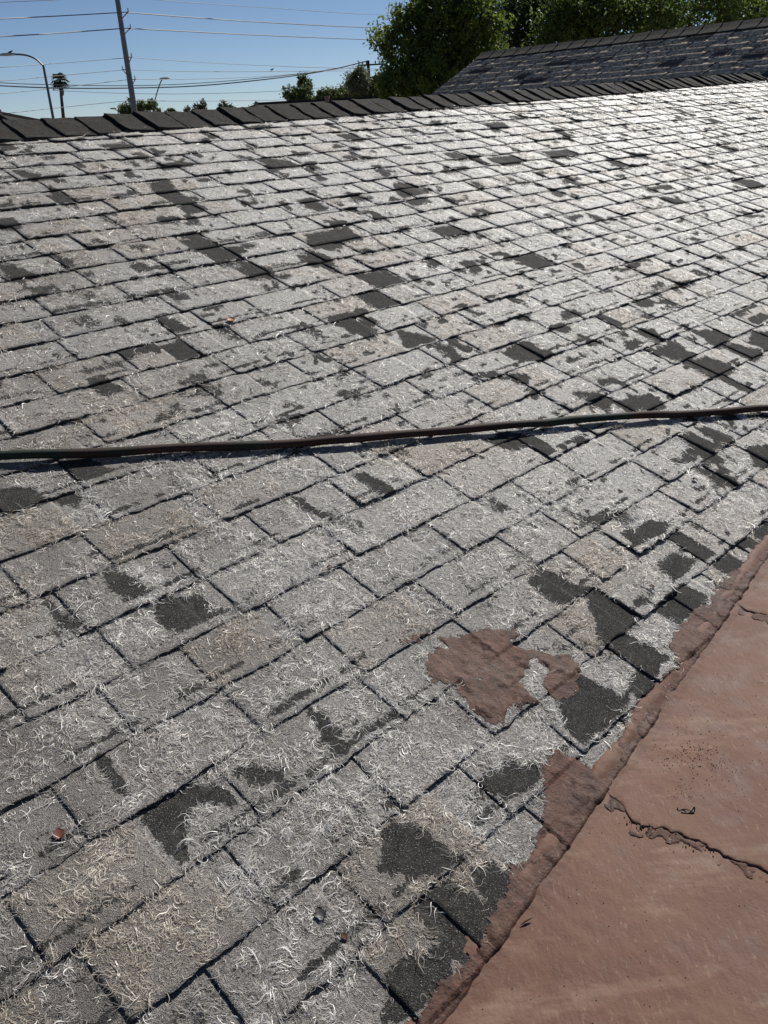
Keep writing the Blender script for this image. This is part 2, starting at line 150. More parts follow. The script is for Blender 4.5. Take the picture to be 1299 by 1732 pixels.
def smooth_path(pts, n):
    pts = np.array(pts, float); m = len(pts); out = []
    seg = np.r_[0, np.cumsum(np.linalg.norm(np.diff(pts, axis=0), axis=1))]
    ts = np.linspace(0, seg[-1], n)
    for t in ts:
        i = min(np.searchsorted(seg, t, side='right')-1, m-2); i = max(i, 0)
        x = (t-seg[i])/(seg[i+1]-seg[i]+1e-9)
        p0, p1, p2, p3 = pts[max(i-1, 0)], pts[i], pts[i+1], pts[min(i+2, m-1)]
        out.append(.5*((2*p1)+(p2-p0)*x+(2*p0-5*p1+4*p2-p3)*x*x+(3*p1-p0-3*p2+p3)*x**3))
    return np.array(out)
# ------------------------------------------------------------------ materials
class N:
    def __init__(s, name):
        s.m = bpy.data.materials.new(name); s.m.use_nodes = True; s.t = s.m.node_tree; s.t.nodes.clear()
        s.out = s.t.nodes.new('ShaderNodeOutputMaterial'); s.co = s.n('ShaderNodeTexCoord').outputs['Object']
    def n(s, typ, **kw):
        nd = s.t.nodes.new(typ)
        for k, v in kw.items(): setattr(nd, k, v)
        return nd
    def put(s, sock, v):
        if isinstance(v, bpy.types.NodeSocket): s.t.links.new(v, sock)
        elif v is not None:
            if hasattr(v, '__len__') and len(v) == 3 and sock.type == 'RGBA': v = (*v, 1)
            sock.default_value = v
    def noise(s, scale, detail=2, rough=.5, vec=None, lac=2.0):
        nd = s.n('ShaderNodeTexNoise'); s.put(nd.inputs['Vector'], vec or s.co); nd.inputs['Scale'].default_value = scale
        nd.inputs['Detail'].default_value = detail; nd.inputs['Roughness'].default_value = rough; return nd.outputs['Fac']
    def voro(s, scale, vec=None, out='Distance'):
        nd = s.n('ShaderNodeTexVoronoi'); s.put(nd.inputs['Vector'], vec or s.co); nd.inputs['Scale'].default_value = scale; return nd.outputs[out]
    def map(s, vec=None, scale=(1, 1, 1), rot=(0, 0, 0)):
        nd = s.n('ShaderNodeMapping'); s.put(nd.inputs['Vector'], vec or s.co); nd.inputs['Scale'].default_value = scale; nd.inputs['Rotation'].default_value = rot; return nd.outputs[0]
    def rng(s, v, a, b, c=0., d=1., smooth=False):
        nd = s.n('ShaderNodeMapRange'); s.put(nd.inputs[0], v)
        for i, x in enumerate((a, b, c, d)): nd.inputs[i+1].default_value = x
        if smooth: nd.interpolation_type = 'SMOOTHSTEP'
        return nd.outputs[0]
    def mix(s, f, a, b, mode='MIX'):
        nd = s.n('ShaderNodeMix', data_type='RGBA', blend_type=mode); s.put(nd.inputs[0], f); s.put(nd.inputs[6], a); s.put(nd.inputs[7], b); return nd.outputs[2]
    def math(s, op, a, b=None, clamp=False):
        nd = s.n('ShaderNodeMath', operation=op); nd.use_clamp = clamp; s.put(nd.inputs[0], a)
        if b is not None: s.put(nd.inputs[1], b)
        return nd.outputs[0]
    def attr(s, name):
        nd = s.n('ShaderNodeAttribute'); nd.attribute_name = name; return nd.outputs['Fac']
    def bump(s, h, strength=.5, dist=.002):
        nd = s.n('ShaderNodeBump'); nd.inputs['Strength'].default_value = strength; nd.inputs['Distance'].default_value = dist; s.put(nd.inputs['Height'], h); return nd.outputs[0]
    def pbr(s, col, rough=.8, spec=.3, normal=None, metal=0., sheen=0., **kw):
        b = s.n('ShaderNodeBsdfPrincipled'); s.put(b.inputs['Base Color'], col); s.put(b.inputs['Roughness'], rough)
        s.put(b.inputs['Specular IOR Level'], spec); b.inputs['Metallic'].default_value = metal
        if sheen: b.inputs['Sheen Weight'].default_value = sheen; b.inputs['Sheen Roughness'].default_value = .4
        if normal is not None: s.put(b.inputs['Normal'], normal)
        return b.outputs[0]
    def done(s, sh): s.t.links.new(sh, s.out.inputs['Surface']); return s.m
def granules(t, dark=(.011, .011, .0105), light=(.055, .054, .051)):
    g = t.voro(620, out='Color'); sep = t.n('ShaderNodeSeparateColor'); t.put(sep.inputs[0], g)
    sp = t.rng(sep.outputs[0], .1, .95)
    c = t.mix(sp, dark, light)
    spark = t.rng(sep.outputs[1], .93, .97)
    c = t.mix(spark, c, (.18, .18, .17))
    c = t.mix(t.rng(t.noise(9, 3), .35, .7), c, t.mix(.35, c, (.055, .052, .048))); c = t.mix(t.rng(t.noise(38, 4, .7), .50, .72, 0, .55), c, (.095, .088, .078))
    return c, t.voro(620)
def m_shingle():
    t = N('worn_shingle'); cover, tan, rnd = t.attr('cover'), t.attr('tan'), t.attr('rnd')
    gc, gh = granules(t)
    fine = t.noise(330, 3, .7); mid = t.noise(130, 4, .65); big = t.noise(7, 3)
    fz = t.mix(t.rng(fine, .33, .66), (.08, .073, .066), (.68, .645, .60))
    fz = t.mix(t.rng(mid, .54, .38, 0, .9), fz, (.055, .051, .047)); fz = t.mix(t.rng(t.noise(75, 3, .7), .54, .70, 0, .6), fz, (.66, .65, .63))
    # brown-grey worn tabs
    fz = t.mix(t.math('MULTIPLY', tan, .7), fz, t.mix(t.rng(fine, .35, .62), (.12, .098, .077), (.46, .385, .31)))
    # leftover granules as dark specks
    sp = t.rng(t.noise(210, 2, .65), .555, .615); sp2 = t.rng(t.noise(55, 3, .6), .38, .56, .35, 1.)
    fz = t.mix(t.math('MULTIPLY', sp, sp2), fz, (.022, .020, .018))
    fz = t.mix(t.rng(rnd, 0, 1, 0, .35), fz, (.2, .19, .18)); fz = t.mix(t.attr('dirt_shade'), fz, (.085, .074, .063))
    k = t.math('ADD', cover, t.math('ADD', t.rng(t.noise(160, 3, .7), .3, .7, -.30, .30), t.rng(t.noise(40, 2), .3, .7, -.15, .15)))
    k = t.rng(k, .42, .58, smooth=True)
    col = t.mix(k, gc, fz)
    hgt = t.math('ADD', t.math('MULTIPLY', gh, .8), t.math('MULTIPLY', t.math('ADD', mid, fine), k))
    return t.done(t.pbr(col, t.rng(k, 0, 1, .9, .42), t.rng(k, 0, 1, .12, .8), t.bump(hgt, .9, .0022)))
def m_fibre():
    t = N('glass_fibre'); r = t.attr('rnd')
    c = t.mix(r, (.28, .262, .24), (.96, .935, .90)); c = t.mix(t.math('MULTIPLY', t.math('MULTIPLY', t.attr('dirt_shade'), .85), t.math('SUBTRACT', 1.25, r)), c, (.33, .30, .27)); c = t.mix(t.math('MULTIPLY', t.attr('tan'), .55), c, (.55, .45, .34))
    b = t.pbr(c, .42, .6); tr = t.n('ShaderNodeBsdfTranslucent'); t.put(tr.inputs[0], c)
    mx = t.n('ShaderNodeMixShader'); mx.inputs[0].default_value = .35; t.put(mx.inputs[1], b); t.put(mx.inputs[2], tr.outputs[0])
    return t.done(mx.outputs[0])
def m_cap():
    t = N('ridge_cap_granules'); gc, gh = granules(t, (.006, .006, .006), (.028, .0275, .027))
    gc = t.mix(t.rng(t.noise(5.5, 2, .5), .4, .65, 0, .6), gc, (.035, .033, .030)); gc = t.mix(t.rng(t.noise(240, 2), .66, .70, 0, .8), gc, (.16, .155, .145))
    return t.done(t.pbr(gc, .95, .12, t.bump(gh, .8, .002)))
def m_red(name='red_roof_coating', dark=0.):
    t = N(name)
    big = t.noise(2.2, 5, .6); mid = t.noise(14, 5, .65); fine = t.noise(180, 3, .6)
    c = t.mix(t.rng(big, .35, .68, smooth=True), (.104, .047, .031), (.136, .069, .047))
    c = t.mix(t.rng(mid, .48, .72, 0, .7), c, (.18, .103, .073))
    c = t.mix(t.rng(mid, .45, .28, 0, .6), c, (.075, .031, .022))
    st = t.noise(5.0, 4, .6, t.map(scale=(1.0, 3.5, 1), rot=(0, 0, .5)))
    c = t.mix(t.rng(st, .55, .74, 0, .6), c, (.26, .18, .135))
    if dark:
        c = t.mix(.35, c, (.05, .022, .015)); c = t.mix(t.rng(t.noise(11, 5, .7), .45, .60, 0, .8), c, (.050, .024, .018)); c = t.mix(t.rng(t.noise(30, 4, .7), .45, .62, 0, .5), c, (.040, .019, .014))
        c = t.mix(t.rng(t.math('ADD', t.attr('edge'), t.noise(90, 4, .7)), .85, 1.35, 0, .8), c, (.045, .021, .016))
        c = t.mix(t.rng(t.noise(230, 3, .75), .54, .64, 0, .85), c, (.014, .010, .009))
    bw = t.n('ShaderNodeTexWave'); t.put(bw.inputs['Vector'], t.map(rot=(0, 0, -.75))); bw.inputs['Scale'].default_value = 9; bw.inputs['Distortion'].default_value = 9; bw.inputs['Detail'].default_value = 4; bw.inputs['Detail Scale'].default_value = .6
    brush = t.math('MULTIPLY', t.rng(bw.outputs['Fac'], .35, 1.), t.rng(t.noise(3.3, 3), .42, .62))
    c = t.mix(t.math('MULTIPLY', brush, .25), c, (.18, .11, .082))
    c = t.mix(t.rng(t.noise(1.7, 4, .6, t.map(rot=(0, 0, .4))), .50, .66, 0, .35), c, (.075, .034, .026))
    sp = t.math('MULTIPLY', t.rng(t.noise(150, 2), .70, .74), t.rng(t.noise(9, 2), .45, .6))
    c = t.mix(t.rng(t.noise(120, 3, .7, t.map(scale=(1, .35, 1), rot=(0, 0, .6))), .60, .74, 0, .6), c, (.26, .18, .13)); c = t.mix(sp, c, (.03, .018, .014))
    v = t.voro(90); pit = t.math('MULTIPLY', t.rng(v, .10, .05), t.rng(t.noise(33, 1), .60, .66))
    c = t.mix(pit, c, (.02, .012, .01))
    dim = t.noise(95, 2, .5, t.map(scale=(1, .45, 1), rot=(0, 0, .6)))
    h = t.math('ADD', t.math('MULTIPLY', dim, .8), t.math('ADD', t.math('MULTIPLY', mid, .9), t.math('MULTIPLY', fine, .45 if not dark else 1.6)))
    h = t.math('SUBTRACT', t.math('ADD', h, t.math('MULTIPLY', brush, .06)), t.math('MULTIPLY', pit, .8))
    return t.done(t.pbr(c, t.rng(mid, .3, .7, .62, .8), .25, t.bump(h, .5, .0028)))
def m_simple(name, col, rough=.6, spec=.4, metal=0., var=.25, scale=20, bump=.0, bd=.01):
    t = N(name); n = t.noise(scale, 4, .6)
    c = t.mix(t.rng(n, .3, .7), tuple(x*(1-var) for x in col), tuple(min(1, x*(1+var)) for x in col))
    return t.done(t.pbr(c, rough, spec, t.bump(n, bump, bd) if bump else None, metal))
def m_leaf(name, a, b, c_, trans=.35, sc_=1.2):
    t = N(name); n = t.noise(sc_, 3, .6); r = t.attr('rnd')
    col = t.mix(t.rng(n, .35, .65), a, b); col = t.mix(t.rng(r, .55, 1.0, 0, .8), col, c_)
    p = t.pbr(col, .55, .35); tr = t.n('ShaderNodeBsdfTranslucent'); t.put(tr.inputs[0], t.mix(.5, col, tuple(min(1, x*1.6) for x in c_)))
    mx = t.n('ShaderNodeMixShader'); mx.inputs[0].default_value = trans; t.put(mx.inputs[1], p); t.put(mx.inputs[2], tr.outputs[0])
    return t.done(mx.outputs[0])
M_SH, M_FIB, M_CAP, M_RED, M_MASTIC = m_shingle(), m_fibre(), m_cap(), m_red(), m_red('red_mastic', .6)
M_STUCCO = m_simple('stucco', (.42, .34, .26), .9, .2, var=.08, bump=.5)
M_BARK = m_simple('bark', (.07, .055, .04), .9, .2, var=.4, scale=6)
M_STEEL = m_simple('grey_steel', (.13, .14, .155), .5, .5, metal=.2, var=.12, scale=1)
M_WOOD = m_simple('dark_pole_wood', (.035, .028, .022), .9, .2, var=.3)
M_WIRE = m_simple('wire_aluminium', (.10, .11, .13), .6, .4, var=.1, scale=.2)
M_PORC = m_simple('insulator_glaze', (.16, .16, .17), .4, .5, var=.1)
M_DARKMETAL = m_simple('dark_metal', (.06, .065, .07), .5, .5, var=.2)
M_LAMPHEAD = m_simple('lamp_head_metal', (.35, .36, .37), .5, .5, var=.1)
# ------------------------------------------------------------------ ground
NG = 60
gx, gy = np.meshgrid(np.linspace(-3000, 3000, NG), np.linspace(-1000, 5000, NG), indexing='ij')
idx = np.arange(NG*NG).reshape(NG, NG)
gf = np.stack([idx[:-1, :-1], idx[1:, :-1], idx[1:, 1:], idx[:-1, 1:]], -1).reshape(-1, 4)
tag(mesh_np('ground', np.stack([gx, gy, gx*0], -1).reshape(-1, 3), gf, m_simple('dry_desert_ground', (.20, .16, .115), .95, .1, var=.3, scale=.3)), kind='structure')
# ------------------------------------------------------------------ the shingle layout
EXP = .143; V0 = .3388
KMIN, KMAX = -5, 30
UMIN, UMAX = -2.0, 12.2
KNOWN = {-1: [.80], 0: [.436, .706, 1.045, 1.60], 1: [.309, .583, .887, 1.758, 2.271], 2: [.263, 2.325, 2.592], 3: [.788, 1.06, 1.37],
         4: [.593, .783, 1.015, 1.565], 5: [.675, 1.756, 2.92], 6: [1.72, 2.71], 7: [.605, .804, 1.113], 8: [.888], 9: [2.496, 3.577],
         10: [1.445], 11: [3.27], 12: [1.058, 2.095], 13: [2.97], 17: [1.494]}
teeth = {}
for k in range(KMIN, KMAX+1):
    rr = random.Random(k*31+5); kn = [UMIN]+KNOWN.get(k, [])+[UMAX+.3]; L = []
    for a, b in zip(kn[:-1], kn[1:]):
        u = a
        while b-u > .46:
            wd = rr.choice((.11, .15, .18, .21, .25, .30))*rr.uniform(.9, 1.1); gp = rr.choice((.045, .06, .09, .13, .18))
            if b-(u+wd+gp) < .12: break
            L.append((u, u+wd)); u += wd+gp
        d = b-u
        if d > .08: L.append((u, b-min(.11, d*.3)*rr.uniform(.5, 1)))
    teeth[k] = [(a, b, rr.random(), rr.random()**4, rr.random(), rr.uniform(-.006, .006)) for a, b in L]   # u0,u1,tone,lift,rnd,taper
KS = list(range(KMIN, KMAX+1))
T_A = [np.array([t[0] for t in teeth[k]]) for k in KS]; T_ALL = [np.array(teeth[k]) for k in KS]
def locate(u, v):
    """course index, fraction up the course, tooth row (nan where in a gap)"""
    k = np.clip(np.floor((v-V0)/EXP).astype(int), KMIN, KMAX); s = (v-V0)/EXP-k
    tooth = np.zeros(u.shape+(6,)); inside = np.zeros(u.shape, bool)
    for i, kk in enumerate(KS):
        m = k == kk
        if not m.any(): continue
        j = np.clip(np.searchsorted(T_A[i], u[m], side='right')-1, 0, len(T_A[i])-1)
        tt = T_ALL[i][j]; tooth[m] = tt; inside[m] = (u[m] < tt[:, 1]) & (u[m] >= tt[:, 0])
    return k, s, tooth, inside
def height(u, v):
    k, s, tt, ins = locate(u, v)
    hb = .0025+.0045*(1-s)+.0015*fbm(u*5, v*5, 3)+.0012*vnoise(u*30, v*30, 4)
    return hb+np.where(ins, .0028+tt[..., 3]*.006*(1-s), 0)
_boxes = [(np.array(p)[:, 0].min()-.05, np.array(p)[:, 0].max()+.05, np.array(p)[:, 1].min()-.05, np.array(p)[:, 1].max()+.05) for p in BARE]
def bare_sd(u, v):
    r = np.full(u.shape, -.05)
    for p, b in zip(BARE, _boxes):
        m = (u > b[0]) & (u < b[1]) & (v > b[2]) & (v < b[3])
        if m.any(): r[m] = np.maximum(r[m], sdf(u[m], v[m], p))
    return np.clip(r, -.05, .05)
def cover(u, v):
    k, s, tt, ins = locate(u, v)
    sd_ = bare_sd(u, v) + (vnoise(u*70, v*70, 9)-.5)*.008 + (vnoise(u*22, v*22, 29)-.5)*.006 + .005
    c = 1-sstep(sd_, -.009, .005)
    near = sstep(u*.75+v*.35, .9, 2.6); far = 1-.6*sstep(np.hypot(u, v), 3.2, 5.5)
    # worn dark stripe a little above the butt of most tabs, where the sheet below steps up
    r = np.abs(np.sin(tt[..., 4]*91.7+k*3.1)); pos = .15+.09*np.abs(np.sin(tt[..., 2]*37+k))
    ww = .030+.040*vnoise(u*14, k*2.2, 7)
    st = np.exp(-((s-pos)/ww)**2)*(r > .22)*sstep(vnoise(u*19, k*7.7, 5), .26, .48)
    pos2 = .5+.16*np.sin(tt[..., 2]*77); st2 = np.exp(-((s-pos2)/.022)**2)*(r < .6)*sstep(vnoise(u*16, k*3.3, 6), .46, .62)
    st = np.maximum(st, st2*.85)
    # small ragged bald spots
    sp = sstep(fbm(u*11, v*16, 21, 3), .66, .71)
    sp2 = sstep(fbm(u*30, v*38, 22, 2), .74, .80)*(.3+.7*near)*far; st = st*far
    c = c*(1-st)*(1-sp*(.30+.70*near))*(1-sp2)
    # tabs and slots stripped along one side, square-cut by the tab edges
    h1 = np.abs(np.sin(tt[..., 4]*211.3+k*1.3)); h2 = np.abs(np.sin(tt[..., 2]*157.1+k*2.9)); du = u-tt[..., 0]
    edge_n = (vnoise(u*34, v*34, 24)-.5)*.035
    side = (h1 < (.010+.055*near)*far)*ins*(du+edge_n < .035+.05*h2)*(s > .15*h2)
    slot = (h2 < (.02+.13*near)*far)*(~ins)*(s+edge_n*7 < .35+.9*h1)
    top = (np.abs(h1-.5) < (.003+.03*near)*far)*ins*(s+edge_n*8 > .62+.2*h2)
    c = c*(1-np.clip(side+slot+top, 0, 1))
    # fuzz a little thinner in the gaps between the raised tabs
    wd_ = tt[..., 1]-tt[..., 0]; gapd = np.where(ins, 9, du-wd_)
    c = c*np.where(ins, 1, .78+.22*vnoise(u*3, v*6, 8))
    return c
def dirt_shade(u, v):      # left-side grime, and sun glare towards the right painted into the colour
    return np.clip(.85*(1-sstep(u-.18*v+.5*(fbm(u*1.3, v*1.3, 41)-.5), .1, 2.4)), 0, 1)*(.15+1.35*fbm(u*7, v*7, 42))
def tanf(u, v):
    k, s, tt, ins = locate(u, v)
    return np.clip(sstep(np.abs(np.sin(tt[..., 2]*53+k*1.7)), .86, .98)*ins*.8 + .5*sstep(fbm(u*2.1, v*3, 31), .58, .75), 0, 1)
# ------------------------------------------------------------------ this house
house = empty('house', (0, 0, 0), 'shingled house in front, its white fuzzy slope meeting a red flat roof', 'house')
def ridge_v(u): return 4.13+.03*(u-1.9)+.002*np.maximum(u-1.9, 0)**2
def crease_v(u):
    a, b = CREASE; return a[1]+(u-a[0])*(b[1]-a[1])/(b[0]-a[0])
Vs, Fs, As = [], [], {'cover': [], 'tan': [], 'rnd': [], 'dirt_shade': []}; cnt = 0
def add_grid(U, V_, W_, rndv, dark=None):
    global cnt
    a, b = U.shape; Vs.append(P(U, V_, W_).reshape(-1, 3)); ii = np.arange(a*b).reshape(a, b)+cnt
    Fs.append(np.stack([ii[:-1, :-1], ii[1:, :-1], ii[1:, 1:], ii[:-1, 1:]], -1).reshape(-1, 4)); cnt += a*b
    cv = cover(U, V_)
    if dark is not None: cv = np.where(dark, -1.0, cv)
    As['cover'].append(cv.ravel()); As['tan'].append(tanf(U, V_).ravel()); As['rnd'].append(np.full(a*b, rndv)); As['dirt_shade'].append(dirt_shade(U, V_).ravel())
def uspace(a, b, k):
    # finer where the shingles are near the camera
    out = [a]
    while out[-1] < b-1e-6:
        d = math.hypot(out[-1], V0+k*EXP, H); st = .010 if d < 2.9 else .018 if d < 4.5 else .04
        if out[-1] < 0: st = .05
        out.append(min(b, out[-1]+st))
    if len(out) > 2 and out[-1]-out[-2] < .003: out.pop(-2)
    return np.array(out)
for k in KS:
    vb = V0+k*EXP
    S = np.array([0, .06, .13, .2, .3, .42, .56, .72, .88, 1.04]) if k < 14 else np.array([0, .15, .35, .6, 1.04])
    def grid(u0, u1, top, tap=0.):
        us = uspace(u0, u1, k)
        U, SS = np.meshgrid(us, S, indexing='ij')
        vv = vb+SS*EXP
        lv = height(np.clip(U, u0+1e-4, u1-1e-4), np.clip(vv, vb+1e-4, vb+EXP*.999))
        if not top:
            kk, s_, tt, ins = locate(U, np.clip(vv, vb+1e-4, vb+EXP*.999)); lv = lv-np.where(ins, .0028+tt[..., 3]*.006*(1-s_), 0)
        lv = lv-.004*np.clip(SS-1, 0, 1)*10
        # ragged butt and sides
        jag = (vnoise(U*130, k*9.1+0*U, 11)-.5)*.006+(vnoise(U*28, k*5.1+0*U, 12)-.5)*.008
        vv = vv+jag*np.clip(1-SS*6, 0, 1)+(vnoise(U*2.5, k+0*U, 13)-.5)*.006*(1-SS)
        UU = U+0.
        if top:
            js = (vnoise(vv*110, k*2.3+0*U, 14)-.5)*.004+tap*(SS-.5)
            e = np.minimum((U-u0)/.02, (u1-U)/.02); UU = U+js*np.clip(1-e, 0, 1)*1.0
        vv = np.minimum(vv, ridge_v(UU)+.12)
        return UU, vv, lv
    # lower sheet with its butt face
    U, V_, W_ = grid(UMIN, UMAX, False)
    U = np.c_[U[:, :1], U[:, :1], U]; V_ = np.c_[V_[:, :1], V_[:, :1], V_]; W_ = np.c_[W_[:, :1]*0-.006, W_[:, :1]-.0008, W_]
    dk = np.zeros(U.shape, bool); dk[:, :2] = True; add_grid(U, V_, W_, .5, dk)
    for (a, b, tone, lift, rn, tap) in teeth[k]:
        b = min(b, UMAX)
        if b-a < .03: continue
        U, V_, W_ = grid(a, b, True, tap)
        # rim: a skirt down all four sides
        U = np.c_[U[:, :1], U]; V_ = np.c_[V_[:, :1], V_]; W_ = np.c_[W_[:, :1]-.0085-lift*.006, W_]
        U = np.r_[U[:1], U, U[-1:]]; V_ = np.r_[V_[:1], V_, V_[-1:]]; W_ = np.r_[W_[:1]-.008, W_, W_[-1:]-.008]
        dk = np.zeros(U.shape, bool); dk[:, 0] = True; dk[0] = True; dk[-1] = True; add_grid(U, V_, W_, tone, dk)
V_all = np.concatenate(Vs); F_all = np.concatenate(Fs)
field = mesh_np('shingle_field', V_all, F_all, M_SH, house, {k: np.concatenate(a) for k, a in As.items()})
me = field.data
# cut what lies beyond the ridge or past the red roof's edge
bm = bmesh.new(); bm.from_mesh(me)
n_ = Vector(NN.tolist())
a, b = CREASE
pc = Vector(P(a[0], a[1]-.004).tolist()); dl = Vector((P(b[0], b[1])-P(a[0], a[1])).tolist()).normalized(); no = n_.cross(dl)
if no.dot(Vector(D2.tolist())) < 0: no = -no
bmesh.ops.bisect_plane(bm, geom=bm.verts[:]+bm.edges[:]+bm.faces[:], plane_co=pc, plane_no=-no, clear_outer=True)
bm.to_mesh(me); bm.free()
# ------------------------------------------------------------------ loose glass fibres
def fibres(name, dmin, dmax, SEG, cov, seed):
    reg = [(-.75, .85), (-.3, .35), (.35, .12), (1.4, .25), (2.7, .40), (8.2, 2.4), (11.9, 4.1), (11.9, 4.75), (9, 4.35), (6, 4.24), (.7, 4.12), (.3, 3.2), (-.2, 1.9)]
    reg = np.array(reg); hi = np.minimum(reg.max(0), dmax); lo = reg.min(0)
    rr = np.random.default_rng(seed); area = (hi[0]-lo[0])*(hi[1]-lo[1])
    dm = cov/(max(.00075, .00036*max(dmin, H))*.019); N0 = int(dm*area*1.02)
    u = rr.uniform(lo[0], hi[0], N0); v = rr.uniform(lo[1], hi[1], N0)
    d = np.sqrt(u*u+v*v+H*H); dens = cov/(np.maximum(.00075, .00036*d)*.019)
    m = (rr.random(N0) < dens/dm) & (d >= dmin) & (d < dmax); u, v = u[m], v[m]
    m = sdf(u, v, reg) > 0; u, v = u[m], v[m]
    m = (v > crease_v(u)+.01) & (v < ridge_v(u)-.01); u, v = u[m], v[m]
    c = cover(u, v)
    clump = sstep(fbm(u*20, v*20, 51), .40, .58)*.92+.08; clump = clump*(.45+1.1*sstep(vnoise(np.floor(u*52.)+.0, np.floor(v*52.)+.0, 61), .25, .75))
    tabd = .5+.5*vnoise(u*3.3, v*7, 52)
    m = rr.random(len(u)) < c*clump*tabd*1.5; u, v = u[m], v[m]
    m = sdf(u, v, STRIP) < .004; u, v = u[m], v[m]
    m = np.minimum(sdf(u, v, PATCH), (.66-fbm(u*15, v*15, 96, 5))*.16) < .003; u, v = u[m], v[m]
    n = len(u); print('FIBRES', name, n)
    d = np.sqrt(u*u+v*v+H*H); hd0 = height(u, v)
    ln = np.clip(rr.gamma(4.0, .0040, n)*(.7+.6*fbm(u*9, v*9, 53)), .006, .034)
    wd = np.maximum(.00078, .00040*d)*rr.uniform(.5, 1.5, n)
    wild = rr.random(n)
    # locks: neighbours of one cell share a heading and a curl
    cs = 52.; hq = lambda s_: vnoise(np.floor(u*cs)+.0, np.floor(v*cs)+.0, s_)
    th0 = math.radians(225)+(fbm(u*7, v*7, 54)-.5)*6.0+(hq(55)-.5)*3.2+rr.normal(0, .28, n)
    th0 = np.where(rr.random(n) < .15, rr.uniform(0, 6.283, n), th0)
    kap = (hq(58)-.5)*8.0+rr.normal(0, .9, n)
    wd = wd*1.12; bold = rr.random(n) < .15; wd = np.where(bold, wd*1.45, wd); ln = np.where(bold, ln*1.2, ln)
    ln = ln*(.6+.8*hq(56)); wave = .2+.45*hq(57)
    lift = np.where(wild > .8, rr.uniform(.12, .42, n), rr.uniform(.02, .16, n))*ln
    tilt = rr.normal(0, .7, n); pu, pv = u.copy(), v.copy(); z0 = hd0-.0005; pts = []
    for i in range(SEG+1):
        t = i/SEG; th = th0+kap*t+np.sin(t*6.5+wild*2+hq(60)*6.3)*wave
        if i: pu = pu+np.cos(th)*ln/SEG; pv = pv+np.sin(th)*ln/SEG
        z = z0+lift*np.sin(np.pi*min(1, t*1.05)*np.where(wild > .85, .55, .93))+.0006
        w_ = wd*(1-.55*t)*(.75 if i == 0 else 1)*.5
        nx, ny = -np.sin(th), np.cos(th)
        a_ = P(pu+nx*w_*np.cos(tilt), pv+ny*w_*np.cos(tilt), z+w_*np.sin(tilt)); b_ = P(pu-nx*w_*np.cos(tilt), pv-ny*w_*np.cos(tilt), z-w_*np.sin(tilt))
        pts += [a_, b_]
    V_ = np.stack(pts, 1).reshape(-1, 3); m2 = 2*(SEG+1); base = (np.arange(n)*m2)[:, None, None]
    q = np.array([[2*i, 2*i+1, 2*i+3, 2*i+2] for i in range(SEG)])[None]
    F_ = (base+q).reshape(-1, 4)
    bright = np.where(bold, 1.0, np.clip(rr.random(n)*.6+.9*hq(62)-.3+.35*(1-dirt_shade(u, v)/.66), 0, 1))  # fibres whiter to the right, where sun glare is painted in
    o = mesh_np('fibre_fuzz', V_, F_, M_FIB, house, {'rnd': np.repeat(bright, m2), 'tan': np.repeat(tanf(u, v), m2), 'dirt_shade': np.repeat(dirt_shade(u, v), m2)}, smooth=True)
    tag(o, 'white curling glass fibres standing out of the worn shingles', kind='stuff')
fibres('near', 0, 2.7, 6, 1.25, 3); fibres('mid', 2.7, 4.6, 3, .8, 4); fibres('far', 4.6, 13, 2, .55, 5)
